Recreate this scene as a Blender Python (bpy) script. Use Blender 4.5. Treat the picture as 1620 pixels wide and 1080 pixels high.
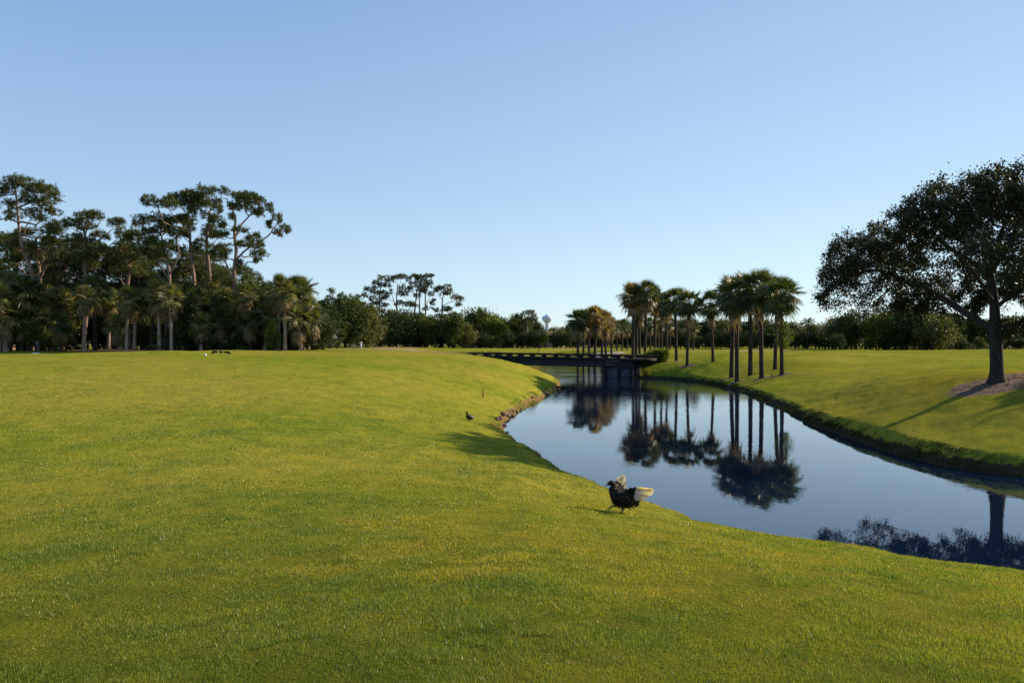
import bpy, math, numpy as np
from mathutils import Vector
D = bpy.data
for o in list(D.objects): D.objects.remove(o)
scene = bpy.context.scene
COL = scene.collection
R = math.radians

# ------------------------------------------------------------------ camera, sky, sun, exposure
F, HOR, EYE = 1300.0, 545.0, 3.5          # focal length in 1620-px units, horizon row, eye height above the water
cam_d = D.cameras.new('camera'); cam = D.objects.new('camera', cam_d); COL.objects.link(cam)
cam_d.sensor_width = 36; cam_d.lens = 36*F/1620; cam_d.clip_end = 9000; cam_d.clip_start = 0.05
cam.location = (0, 0, EYE); cam.rotation_euler = (math.pi/2 + math.atan((HOR-540)/F), 0, 0)
scene.camera = cam

SUN_EL, SUN_AZ = 24.5, 22.0               # azimuth: degrees from +X towards +Y
w = D.worlds.new('World'); scene.world = w; w.use_nodes = True
nt = w.node_tree; bg = nt.nodes['Background']
sky = nt.nodes.new('ShaderNodeTexSky'); sky.sky_type = 'NISHITA'; sky.sun_disc = False
sky.sun_elevation = R(SUN_EL); sky.sun_rotation = R(90-SUN_AZ)
sky.air_density = 1.0; sky.dust_density = 0.0; sky.ozone_density = 3.5; sky.altitude = 0
# the hazy humid air evens the sky out: half of it is a plain elevation gradient
tcw = nt.nodes.new('ShaderNodeTexCoord'); sxw = nt.nodes.new('ShaderNodeSeparateXYZ'); nt.links.new(tcw.outputs['Generated'], sxw.inputs[0])
rw = nt.nodes.new('ShaderNodeValToRGB'); nt.links.new(sxw.outputs[2], rw.inputs[0]); e = rw.color_ramp.elements
for p_, c_ in ((0.0, (3.15, 3.95, 4.35)), (0.07, (2.75, 3.70, 4.45)), (0.185, (1.95, 2.92, 4.15)), (0.387, (1.22, 2.05, 3.55))):
    x_ = e.new(p_); x_.color = (*c_, 1)
e.remove(e[0]); e[-1].position = 0.65; e[-1].color = (0.75, 1.4, 2.9, 1)
mw = nt.nodes.new('ShaderNodeMix'); mw.data_type = 'RGBA'; mw.inputs[0].default_value = 0.8
nt.links.new(sky.outputs[0], mw.inputs[6]); nt.links.new(rw.outputs[0], mw.inputs[7])
dw = nt.nodes.new('ShaderNodeVectorMath'); dw.operation = 'DOT_PRODUCT'; nt.links.new(tcw.outputs['Generated'], dw.inputs[0])
dw.inputs[1].default_value = (math.cos(R(SUN_EL))*math.cos(R(SUN_AZ)), math.cos(R(SUN_EL))*math.sin(R(SUN_AZ)), math.sin(R(SUN_EL)))
dr_ = nt.nodes.new('ShaderNodeMapRange'); nt.links.new(dw.outputs['Value'], dr_.inputs[0]); dr_.inputs[1].default_value = 0.0; dr_.inputs[2].default_value = 1.0; dr_.inputs[3].default_value = 0.0; dr_.inputs[4].default_value = 1.0
dr_.interpolation_type = 'SMOOTHSTEP'
ma = nt.nodes.new('ShaderNodeMix'); ma.data_type = 'RGBA'; ma.blend_type = 'ADD'; nt.links.new(dr_.outputs[0], ma.inputs[0]); nt.links.new(mw.outputs[2], ma.inputs[6]); ma.inputs[7].default_value = (0.62, 0.60, 0.40, 1)
nt.links.new(ma.outputs[2], bg.inputs[0]); bg.inputs[1].default_value = 0.13
sd = D.lights.new('sun', 'SUN'); sd.energy = 5.0; sd.angle = R(0.5); sd.color = (1.0, 0.83, 0.60)
sun = D.objects.new('sun', sd); COL.objects.link(sun)
sdir = Vector((math.cos(R(SUN_EL))*math.cos(R(SUN_AZ)), math.cos(R(SUN_EL))*math.sin(R(SUN_AZ)), math.sin(R(SUN_EL))))
sun.rotation_euler = sdir.to_track_quat('Z', 'Y').to_euler(); sun.location = (40, 20, 30)
scene.view_settings.view_transform = 'Standard'; scene.view_settings.look = 'None'
scene.view_settings.exposure = 0.62; scene.view_settings.gamma = 1.0; scene.view_settings.use_curve_mapping = False
scene.render.engine = 'CYCLES'
scene.cycles.max_bounces = 6; scene.cycles.transparent_max_bounces = 4

# ------------------------------------------------------------------ helpers
def rng(s): return np.random.default_rng(s)

def tag(o, label=None, cat=None, group=None, kind=None):
    if label: o['label'] = label
    if cat: o['category'] = cat
    if group: o['group'] = group
    if kind: o['kind'] = kind
    return o

def empty(name, loc, rz=0.0, s=1.0):
    o = D.objects.new(name, None); COL.objects.link(o); o.empty_display_size = 0.3
    o.location = loc; o.rotation_euler = (0, 0, rz); o.scale = (s, s, s)
    return o

def build_mesh(name, V, faces, mat=None, smooth=False):
    """V (n,3); faces: array (m,k) or list of such arrays"""
    if not isinstance(faces, (list, tuple)): faces = [faces]
    faces = [np.asarray(f, dtype=np.int32) for f in faces if len(f)]
    me = D.meshes.new(name)
    V = np.asarray(V, dtype=np.float32)
    me.vertices.add(len(V)); me.vertices.foreach_set('co', V.ravel())
    idx = np.concatenate([f.ravel() for f in faces])
    cnt = np.concatenate([np.full(len(f), f.shape[1], dtype=np.int32) for f in faces])
    st = np.concatenate([[0], np.cumsum(cnt)[:-1]]).astype(np.int32)
    me.loops.add(len(idx)); me.loops.foreach_set('vertex_index', idx)
    me.polygons.add(len(cnt)); me.polygons.foreach_set('loop_start', st); me.polygons.foreach_set('loop_total', cnt)
    if smooth: me.polygons.foreach_set('use_smooth', np.ones(len(cnt), dtype=bool))
    me.update(calc_edges=True)
    if mat: me.materials.append(mat)
    return me

def mobj(name, V, faces, mat, parent=None, smooth=False):
    me = build_mesh(name, V, faces, mat, smooth)
    o = D.objects.new(name, me); COL.objects.link(o)
    if parent: o.parent = parent
    return o

def dup(root, loc, rz=0.0, s=1.0, sz=None):
    r = root.copy(); COL.objects.link(r); r.location = loc; r.rotation_euler = (0, 0, rz); r.scale = (s, s, sz or s)
    for ch in list(root.children):
        c = ch.copy(); COL.objects.link(c); c.parent = r
        for g in list(ch.children):
            e = g.copy(); COL.objects.link(e); e.parent = c
    return r

class Geo:
    """collects triangles and quads"""
    def __init__(s): s.V = []; s.T = []; s.Q = []; s.n = 0
    def add(s, V, T=None, Q=None):
        V = np.asarray(V, dtype=float)
        if T is not None and len(T): s.T.append(np.asarray(T)+s.n)
        if Q is not None and len(Q): s.Q.append(np.asarray(Q)+s.n)
        s.V.append(V); s.n += len(V)
    def obj(s, name, mat, parent=None, smooth=False):
        fs = []
        if s.T: fs.append(np.concatenate(s.T))
        if s.Q: fs.append(np.concatenate(s.Q))
        return mobj(name, np.concatenate(s.V), fs, mat, parent, smooth)
    def tube(s, P, rad, sides=6, cap=True):
        P = np.asarray(P, dtype=float); m = len(P)
        rad = np.broadcast_to(np.asarray(rad, dtype=float), (m,))
        T = np.gradient(P, axis=0); T /= np.linalg.norm(T, axis=1)[:, None]+1e-9
        ref = np.array([0.0, 0, 1]) if abs(T[0, 2]) < 0.7 else np.array([1.0, 0, 0])
        A = np.empty_like(T); a = np.cross(T[0], ref)
        for q in range(m):
            a = a-(a@T[q])*T[q]; a = a/(np.linalg.norm(a)+1e-9); A[q] = a
        B = np.cross(T, A)
        th = np.linspace(0, 2*np.pi, sides, endpoint=False)
        V = P[:, None, :] + rad[:, None, None]*(np.cos(th)[None, :, None]*A[:, None, :] + np.sin(th)[None, :, None]*B[:, None, :])
        V = V.reshape(-1, 3)
        i = np.arange(m-1)[:, None]*sides; j = np.arange(sides)[None, :]; k = (j+1) % sides
        Q = np.stack([i+j, i+k, i+sides+k, i+sides+j], -1).reshape(-1, 4)
        T3 = None
        if cap:
            V = np.concatenate([V, P[:1], P[-1:]])
            a, b = m*sides, m*sides+1; jj = np.arange(sides); kk = (jj+1) % sides
            T3 = np.concatenate([np.stack([np.full(sides, a), kk, jj], -1), np.stack([np.full(sides, b), (m-1)*sides+jj, (m-1)*sides+kk], -1)])
        s.add(V, T3, Q)
    def box(s, c, size, rz=0.0, rx=0.0):
        x, y, z = np.array(size)/2
        V = np.array([[a*x, b*y, d*z] for d in (-1, 1) for a, b in ((-1, -1), (1, -1), (1, 1), (-1, 1))])
        cx, sx = math.cos(rx), math.sin(rx); V = V @ np.array([[1, 0, 0], [0, cx, sx], [0, -sx, cx]])
        cz, sz = math.cos(rz), math.sin(rz); V = V @ np.array([[cz, sz, 0], [-sz, cz, 0], [0, 0, 1]])
        s.add(V+np.array(c), None, [[0, 3, 2, 1], [4, 5, 6, 7], [0, 1, 5, 4], [1, 2, 6, 5], [2, 3, 7, 6], [3, 0, 4, 7]])
    def leaves(s, C, size, g, flat=0.0, aspect=0.45, d=None):
        """one rhombic leaf per centre C; size array or scalar"""
        n = len(C)
        if n == 0: return
        a = g.normal(size=(n, 3)); a[:, 2] *= (1-flat)
        if d is not None: a = a*0.6+d
        a /= np.linalg.norm(a, axis=1)[:, None]
        b = g.normal(size=(n, 3)); b -= (b*a).sum(1)[:, None]*a; b /= np.linalg.norm(b, axis=1)[:, None]
        sz = np.broadcast_to(np.asarray(size, dtype=float), (n,))*g.uniform(0.7, 1.3, n)
        a = a*sz[:, None]; b = b*(sz*aspect)[:, None]
        V = np.stack([C-a*0.5, C+b*0.5-a*0.05, C+a*0.5, C-b*0.5-a*0.05], 1).reshape(-1, 3)
        i = np.arange(n)[:, None]*4
        s.add(V, None, i+np.array([[0, 1, 2, 3]]))

# value noise
_tab = rng(7).uniform(-1, 1, (256, 256))
def vnoise(x, y):
    x = np.asarray(x, float); y = np.asarray(y, float)
    xi = np.floor(x).astype(int); yi = np.floor(y).astype(int); fx = x-xi; fy = y-yi
    fx = fx*fx*(3-2*fx); fy = fy*fy*(3-2*fy)
    t = lambda a, b: _tab[a % 256, b % 256]
    return (t(xi, yi)*(1-fx)+t(xi+1, yi)*fx)*(1-fy) + (t(xi, yi+1)*(1-fx)+t(xi+1, yi+1)*fx)*fy
def sstep(x, a, b):
    t = np.clip((x-a)/(b-a), 0, 1); return t*t*(3-2*t)

# ------------------------------------------------------------------ materials
def mat_new(name):
    m = D.materials.new(name); m.use_nodes = True; n = m.node_tree; n.nodes.clear()
    out = n.nodes.new('ShaderNodeOutputMaterial')
    return m, n, out
def N(n, t, **kw):
    x = n.nodes.new(t)
    for k, v in kw.items():
        if k in x.bl_rna.properties: setattr(x, k, v)
        else: x.inputs[k].default_value = v
    return x
def ramp(n, fac, stops):
    r = n.nodes.new('ShaderNodeValToRGB'); e = r.color_ramp.elements
    while len(e) < len(stops): e.new(0.5)
    for i, (p, c) in enumerate(stops): e[i].position = p; e[i].color = (*c, 1)
    n.links.new(fac, r.inputs[0]); return r.outputs[0]
def noise(n, scale, detail=4, rough=0.6, vec=None, stretch=None):
    tc = n.nodes.new('ShaderNodeNewGeometry'); v = tc.outputs['Position']
    if stretch:
        mp = n.nodes.new('ShaderNodeMapping'); mp.inputs['Scale'].default_value = stretch; n.links.new(v, mp.inputs[0]); v = mp.outputs[0]
    x = n.nodes.new('ShaderNodeTexNoise'); x.inputs['Scale'].default_value = scale
    x.inputs['Detail'].default_value = detail; x.inputs['Roughness'].default_value = rough
    n.links.new(v, x.inputs['Vector']); return x.outputs[0]
def mixc(n, fac, a, b, mode='MIX'):
    x = n.nodes.new('ShaderNodeMix'); x.data_type = 'RGBA'; x.blend_type = mode
    for sock, v in ((x.inputs[0], fac), (x.inputs[6], a), (x.inputs[7], b)):
        if hasattr(v, 'links'): n.links.new(v, sock)
        elif isinstance(v, (int, float)): sock.default_value = v
        else: sock.default_value = (*v, 1)
    return x.outputs[2]

def leaf_mat(name, c1, c2, c3=None, trans=0.3, rough=0.5, spec=0.10, obj_var=0.0):
    m, n, out = mat_new(name)
    g = n.nodes.new('ShaderNodeNewGeometry')
    stops = [(0.0, c1), (0.6, c2)] + ([(1.0, c3)] if c3 else [])
    col = ramp(n, g.outputs['Random Per Island'], stops)
    big = noise(n, 0.8, 2)
    col = mixc(n, ramp(n, big, [(0.35, (0, 0, 0)), (0.65, (1, 1, 1))]), mixc(n, 1.0, col, (0.78, 0.80, 0.75), 'MULTIPLY'), col)
    p = N(n, 'ShaderNodeBsdfPrincipled', Roughness=rough); p.inputs['Specular IOR Level'].default_value = spec
    n.links.new(col, p.inputs['Base Color'])
    t = n.nodes.new('ShaderNodeBsdfTranslucent'); tc = mixc(n, 1.0, col, (1.5, 1.5, 0.7), 'MULTIPLY'); n.links.new(tc, t.inputs[0])
    mx = n.nodes.new('ShaderNodeMixShader'); mx.inputs[0].default_value = trans
    n.links.new(p.outputs[0], mx.inputs[1]); n.links.new(t.outputs[0], mx.inputs[2]); n.links.new(mx.outputs[0], out.inputs[0])
    return m
def rough_mat(name, c1, c2, scale=6, rough=0.9, bump=0.3, stretch=None, spec=0.2, detail=5):
    m, n, out = mat_new(name)
    f = noise(n, scale, detail, 0.65, stretch=stretch)
    p = N(n, 'ShaderNodeBsdfPrincipled', Roughness=rough); p.inputs['Specular IOR Level'].default_value = spec
    n.links.new(ramp(n, f, [(0.3, c1), (0.7, c2)]), p.inputs['Base Color'])
    b = n.nodes.new('ShaderNodeBump'); b.inputs['Strength'].default_value = bump; b.inputs['Distance'].default_value = 0.05
    n.links.new(f, b.inputs['Height']); n.links.new(b.outputs[0], p.inputs['Normal'])
    n.links.new(p.outputs[0], out.inputs[0])
    return m

M = {}
# mown turf
def turf_material():
    m, n, out = mat_new('turf')
    p = N(n, 'ShaderNodeBsdfPrincipled', Roughness=1.0); p.inputs['Specular IOR Level'].default_value = 0.0
    fine = noise(n, 9.0, 6, 0.7); mid = noise(n, 1.1, 5, 0.65); big = noise(n, 0.09, 3, 0.55)
    c = ramp(n, mid, [(0.28, (0.110, 0.155, 0.018)), (0.5, (0.205, 0.232, 0.024)), (0.72, (0.305, 0.285, 0.034))])
    c = mixc(n, ramp(n, fine, [(0.35, (0, 0, 0)), (0.7, (1, 1, 1))]), mixc(n, 1.0, c, (0.72, 0.78, 0.7), 'MULTIPLY'), c)
    c = mixc(n, ramp(n, big, [(0.38, (0, 0, 0)), (0.62, (0.55, 0.55, 0.55))]), c, (0.320, 0.255, 0.042))
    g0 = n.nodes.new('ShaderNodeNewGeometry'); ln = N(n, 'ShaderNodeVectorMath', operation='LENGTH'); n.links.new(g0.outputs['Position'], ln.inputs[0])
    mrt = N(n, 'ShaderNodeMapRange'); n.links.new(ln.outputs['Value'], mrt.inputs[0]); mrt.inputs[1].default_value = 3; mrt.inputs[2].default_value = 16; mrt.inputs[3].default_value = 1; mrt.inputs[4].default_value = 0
    th = mixc(n, 1.0, c, (0.38, 0.42, 0.42), 'MULTIPLY'); c = mixc(n, mrt.outputs[0], c, th)  # turf darkened towards the camera: thatch, plus shade between blades painted in
    # bare wet earth right at the water line
    g = n.nodes.new('ShaderNodeNewGeometry'); sx = n.nodes.new('ShaderNodeSeparateXYZ'); n.links.new(g.outputs['Position'], sx.inputs[0])
    e = noise(n, 2.5, 4)
    a = N(n, 'ShaderNodeMath', operation='MULTIPLY_ADD'); n.links.new(e, a.inputs[0]); a.inputs[1].default_value = -0.5; n.links.new(sx.outputs[2], a.inputs[2])
    ef = ramp(n, a.outputs[0], [(0.0, (1, 1, 1)), (0.04, (0, 0, 0))])
    lt = N(n, 'ShaderNodeMath', operation='LESS_THAN'); n.links.new(sx.outputs[0], lt.inputs[0]); lt.inputs[1].default_value = 5.0
    c = mixc(n, ef, c, mixc(n, lt.outputs[0], (0.045, 0.038, 0.022), (0.19, 0.12, 0.06)))
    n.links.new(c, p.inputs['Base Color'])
    b = n.nodes.new('ShaderNodeBump'); b.inputs['Strength'].default_value = 0.8; b.inputs['Distance'].default_value = 0.05
    f2 = noise(n, 14.0, 5, 0.75); n.links.new(f2, b.inputs['Height'])
    b2 = n.nodes.new('ShaderNodeBump'); b2.inputs['Strength'].default_value = 0.5; b2.inputs['Distance'].default_value = 0.2
    f3 = noise(n, 1.4, 4, 0.6); n.links.new(f3, b2.inputs['Height']); n.links.new(b2.outputs[0], b.inputs['Normal'])
    n.links.new(b.outputs[0], p.inputs['Normal'])
    n.links.new(p.outputs[0], out.inputs[0])
    return m
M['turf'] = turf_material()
def blade_material():
    m, n, out = mat_new('grass_blades')
    g = n.nodes.new('ShaderNodeNewGeometry')
    c = ramp(n, g.outputs['Random Per Island'], [(0.0, (0.090, 0.150, 0.016)), (0.5, (0.205, 0.262, 0.024)), (0.86, (0.345, 0.350, 0.042)), (1.0, (0.44, 0.38, 0.16))])
    mid = noise(n, 1.1, 5, 0.65)
    c = mixc(n, ramp(n, mid, [(0.4, (0, 0, 0)), (0.7, (1, 1, 1))]), c, mixc(n, 1.0, c, (1.5, 1.12, 1.1), 'MULTIPLY'))
    pt = noise(n, 3.4, 3, 0.6); c = mixc(n, ramp(n, pt, [(0.30, (1, 1, 1)), (0.46, (0, 0, 0))]), c, mixc(n, 1.0, c, (0.45, 0.62, 0.55), 'MULTIPLY'))
    gb = noise(n, 0.30, 4, 0.6); c = mixc(n, ramp(n, gb, [(0.42, (0, 0, 0)), (0.60, (1, 1, 1))]), c, mixc(n, 1.0, c, (0.58, 0.76, 0.85), 'MULTIPLY'))
    p = N(n, 'ShaderNodeBsdfPrincipled', Roughness=0.42); p.inputs['Specular IOR Level'].default_value = 0.45
    n.links.new(c, p.inputs['Base Color'])
    t = n.nodes.new('ShaderNodeBsdfTranslucent'); n.links.new(mixc(n, 1.0, c, (1.5, 1.35, 0.7), 'MULTIPLY'), t.inputs[0])
    mx = n.nodes.new('ShaderNodeMixShader'); mx.inputs[0].default_value = 0.4
    n.links.new(p.outputs[0], mx.inputs[1]); n.links.new(t.outputs[0], mx.inputs[2]); n.links.new(mx.outputs[0], out.inputs[0])
    return m
M['blade'] = blade_material()
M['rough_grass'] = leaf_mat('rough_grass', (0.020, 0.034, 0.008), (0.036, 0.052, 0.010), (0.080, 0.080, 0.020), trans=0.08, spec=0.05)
def water_material():
    m, n, out = mat_new('pond_water')
    p = N(n, 'ShaderNodeBsdfPrincipled', Roughness=0.015, IOR=1.333); p.inputs['Base Color'].default_value = (0.0028, 0.010, 0.028, 1); p.inputs['Specular Tint'].default_value = (0.70, 0.88, 1.0, 1)
    p.inputs['Specular IOR Level'].default_value = 0.5
    h1 = noise(n, 3.2, 3, 0.5, stretch=(1.0, 0.42, 1)); h2 = noise(n, 14, 2, 0.5, stretch=(1, 0.5, 1))
    g = n.nodes.new('ShaderNodeNewGeometry'); sx = n.nodes.new('ShaderNodeSeparateXYZ'); n.links.new(g.outputs['Position'], sx.inputs[0])
    mr = N(n, 'ShaderNodeMapRange'); n.links.new(sx.outputs[1], mr.inputs[0])
    mr.inputs[1].default_value = 34; mr.inputs[2].default_value = 85; mr.inputs[3].default_value = 0.02; mr.inputs[4].default_value = 0.22
    patch = noise(n, 0.12, 2, 0.5)
    pr = ramp(n, patch, [(0.4, (0.45, 0.45, 0.45)), (0.6, (1, 1, 1))])
    mu = N(n, 'ShaderNodeMath', operation='MULTIPLY'); n.links.new(mr.outputs[0], mu.inputs[0]); n.links.new(pr, mu.inputs[1])
    b = n.nodes.new('ShaderNodeBump'); b.inputs['Distance'].default_value = 0.10; n.links.new(h1, b.inputs['Height']); n.links.new(mu.outputs[0], b.inputs['Strength'])
    b2 = n.nodes.new('ShaderNodeBump'); b2.inputs['Distance'].default_value = 0.02; n.links.new(h2, b2.inputs['Height']); n.links.new(mu.outputs[0], b2.inputs['Strength'])
    n.links.new(b.outputs[0], b2.inputs['Normal']); n.links.new(b2.outputs[0], p.inputs['Normal'])
    n.links.new(p.outputs[0], out.inputs[0])
    return m
M['water'] = water_material()
M['bark'] = rough_mat('oak_bark', (0.018, 0.014, 0.012), (0.055, 0.046, 0.038), 9, stretch=(1, 1, 0.3), bump=0.6)
M['pine_bark'] = rough_mat('pine_bark', (0.12, 0.08, 0.06), (0.30, 0.21, 0.165), 4, stretch=(1, 1, 0.4), bump=0.5)
M['palm_bark'] = rough_mat('palm_bark', (0.024, 0.018, 0.015), (0.070, 0.052, 0.040), 8, stretch=(0.4, 0.4, 2.5), bump=0.7)
M['palm_bark_pale'] = rough_mat('pale_palm_bark', (0.20, 0.13, 0.10), (0.46, 0.34, 0.27), 6, stretch=(0.4, 0.4, 2.5), bump=0.7)
M['palm_boots'] = rough_mat('palm_boots', (0.07, 0.048, 0.03), (0.20, 0.14, 0.09), 5, bump=0.5)
M['oak_leaf'] = leaf_mat('oak_leaf', (0.020, 0.030, 0.010), (0.036, 0.048, 0.016), (0.070, 0.066, 0.030), trans=0.15, rough=0.5, spec=0.22)
M['pine_leaf'] = leaf_mat('pine_needles', (0.050, 0.070, 0.022), (0.085, 0.105, 0.030), (0.140, 0.140, 0.048), trans=0.2, rough=0.5)
M['palm_leaf'] = leaf_mat('palm_fronds', (0.034, 0.054, 0.017), (0.062, 0.084, 0.024), (0.130, 0.130, 0.048), trans=0.3, rough=0.42, spec=0.3)
M['palm_olive'] = leaf_mat('palm_fronds_olive', (0.085, 0.100, 0.030), (0.150, 0.155, 0.048), (0.32, 0.27, 0.12), trans=0.3, rough=0.45, spec=0.25)
M['palm_gold'] = leaf_mat('palm_fronds_golden', (0.12, 0.095, 0.03), (0.21, 0.15, 0.05), (0.30, 0.20, 0.08), trans=0.35, rough=0.45)
M['palm_dead'] = leaf_mat('dead_fronds', (0.16, 0.115, 0.065), (0.26, 0.19, 0.11), (0.38, 0.29, 0.17), trans=0.2, rough=0.7)
M['leaf_dark'] = leaf_mat('foliage_dark', (0.026, 0.043, 0.014), (0.046, 0.066, 0.020), (0.075, 0.09, 0.03), trans=0.2)
M['leaf_mid'] = leaf_mat('foliage_mid', (0.045, 0.068, 0.018), (0.075, 0.100, 0.026), (0.125, 0.135, 0.04), trans=0.25)
M['leaf_olive'] = leaf_mat('foliage_olive', (0.075, 0.085, 0.030), (0.12, 0.125, 0.045), (0.19, 0.175, 0.075), trans=0.28)
M['leaf_bright'] = leaf_mat('foliage_bright', (0.07, 0.11, 0.018), (0.12, 0.16, 0.026), (0.19, 0.21, 0.05), trans=0.35)
M['mulch'] = rough_mat('mulch', (0.055, 0.032, 0.022), (0.26, 0.17, 0.125), 11, bump=1.0, detail=8)
M['straw'] = rough_mat('pine_straw', (0.13, 0.07, 0.04), (0.30, 0.17, 0.11), 5, bump=0.8)
M['sand'] = rough_mat('bunker_sand', (0.27, 0.23, 0.17), (0.40, 0.34, 0.26), 3, bump=0.3)
M['wood_dark'] = rough_mat('weathered_timber', (0.008, 0.008, 0.009), (0.028, 0.026, 0.027), 5, bump=0.4, stretch=(0.4, 0.4, 3))
M['girder'] = rough_mat('grey_girder', (0.02, 0.023, 0.032), (0.048, 0.054, 0.068), 3, bump=0.2)
M['panel'] = rough_mat('pale_blue_panel', (0.05, 0.06, 0.075), (0.11, 0.13, 0.155), 3, bump=0.2)
M['earth'] = rough_mat('shore_earth', (0.11, 0.075, 0.045), (0.27, 0.18, 0.11), 4, bump=0.9)
M['rock'] = rough_mat('shore_rock', (0.07, 0.05, 0.04), (0.24, 0.17, 0.125), 6, bump=0.7)
M['white'] = rough_mat('white_paint', (0.70, 0.71, 0.72), (0.80, 0.80, 0.80), 2, rough=0.5, bump=0.05)
M['tower'] = rough_mat('pale_blue_tank_paint', (0.50, 0.56, 0.72), (0.58, 0.64, 0.80), 0.1, rough=0.5, bump=0.0)
M['redwood'] = rough_mat('red_stake_paint', (0.19, 0.045, 0.02), (0.27, 0.075, 0.035), 12, bump=0.2)
M['blackmetal'] = rough_mat('dark_pole', (0.03, 0.03, 0.03), (0.05, 0.05, 0.05), 5, rough=0.5, bump=0.1)
M['roof'] = rough_mat('pink_roof_tiles', (0.20, 0.145, 0.13), (0.32, 0.24, 0.21), 2, bump=0.4, stretch=(1, 1, 4))
M['roofgrey'] = rough_mat('grey_roof_tiles', (0.16, 0.16, 0.18), (0.24, 0.24, 0.27), 2, bump=0.4, stretch=(1, 1, 4))
M['stucco'] = rough_mat('stucco', (0.34, 0.29, 0.26), (0.44, 0.38, 0.34), 2, bump=0.1)
M['glass'] = rough_mat('dark_glass', (0.02, 0.025, 0.03), (0.03, 0.035, 0.04), 2, rough=0.1, bump=0.0, spec=0.6)
M['feather_black'] = rough_mat('black_feathers', (0.004, 0.0035, 0.0035), (0.014, 0.010, 0.009), 60, rough=0.5, bump=0.5, spec=0.15)
M['feather_white'] = leaf_mat('white_feathers', (0.58, 0.47, 0.38), (0.76, 0.69, 0.62), (0.82, 0.78, 0.74), trans=0.45, rough=0.6)
M['plumage'] = leaf_mat('brown_black_plumage', (0.006, 0.005, 0.005), (0.018, 0.012, 0.010), (0.060, 0.035, 0.022), trans=0.0, rough=0.45, spec=0.3)
M['duck_red'] = rough_mat('red_caruncle', (0.35, 0.05, 0.02), (0.5, 0.10, 0.04), 90, rough=0.5, bump=0.6)
M['duck_leg'] = rough_mat('duck_leg', (0.06, 0.04, 0.025), (0.13, 0.08, 0.04), 60, rough=0.6)
M['beak'] = rough_mat('beak', (0.12, 0.09, 0.07), (0.3, 0.2, 0.15), 80, rough=0.5)

# ------------------------------------------------------------------ terrain
def wpt(px, py): Y = EYE*F/(py-HOR); return ((px-810)/F*Y, Y)
LEFT = [(60, -30), (38, -8), (22, 2.5), (12.6, 9.2)] + [wpt(*q) for q in [(1620, 925), (1450, 903), (1300, 880), (1150, 850), (1040, 810), (920, 765), (850, 725), (805, 692), (792, 676), (803, 662), (828, 645), (850, 632), (868, 622), (885, 612), (880, 604)]] + [(3.0, 88), (1.0, 98), (-3, 112), (-8, 128), (-13, 146)]
RIGHT = [(85, -20), (55, 0), (34, 10), (21, 17.5)] + [wpt(*q) for q in [(1620, 755), (1500, 738), (1400, 714), (1330, 690), (1290, 674), (1240, 650), (1200, 633), (1168, 619), (1130, 609), (1095, 603), (1050, 599), (1015, 598), (1000, 598)]] + [(12.8, 93), (14, 103), (18, 115), (20, 130), (16, 144), (6, 152)]
def catmull(P, k=5):
    P = np.array(P); Q = np.vstack([2*P[0]-P[1], P, 2*P[-1]-P[-2]]); o = []
    for i in range(len(P)-1):
        p0, p1, p2, p3 = Q[i:i+4]
        for t in np.linspace(0, 1, k, endpoint=False):
            o.append(0.5*((2*p1)+(-p0+p2)*t+(2*p0-5*p1+4*p2-p3)*t*t+(-p0+3*p1-3*p2+p3)*t**3))
    o.append(P[-1]); return np.array(o)
LC, RC = catmull(LEFT), catmull(RIGHT)
POLY = np.vstack([LC, RC[::-1]])
def dist_poly(x, y, P):
    best = np.full(x.shape, 1e9)
    for a, b in zip(P[:-1], P[1:]):
        d = b-a; L = d@d+1e-12
        t = np.clip(((x-a[0])*d[0]+(y-a[1])*d[1])/L, 0, 1)
        best = np.minimum(best, (x-a[0]-t*d[0])**2+(y-a[1]-t*d[1])**2)
    return np.sqrt(best)
def inside(x, y):
    c = np.zeros(x.shape, bool); P = POLY; j = len(P)-1
    for i in range(len(P)):
        (xi, yi), (xj, yj) = P[i], P[j]
        if yi != yj:
            c ^= ((yi > y) != (yj > y)) & (x < (xj-xi)*(y-yi)/(yj-yi)+xi)
        j = i
    return c
def shore(x, y):
    dl, dr = dist_poly(x, y, LC), dist_poly(x, y, RC)
    return np.where(inside(x, y), -1, 1)*np.minimum(dl, dr), dl, dr
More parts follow.
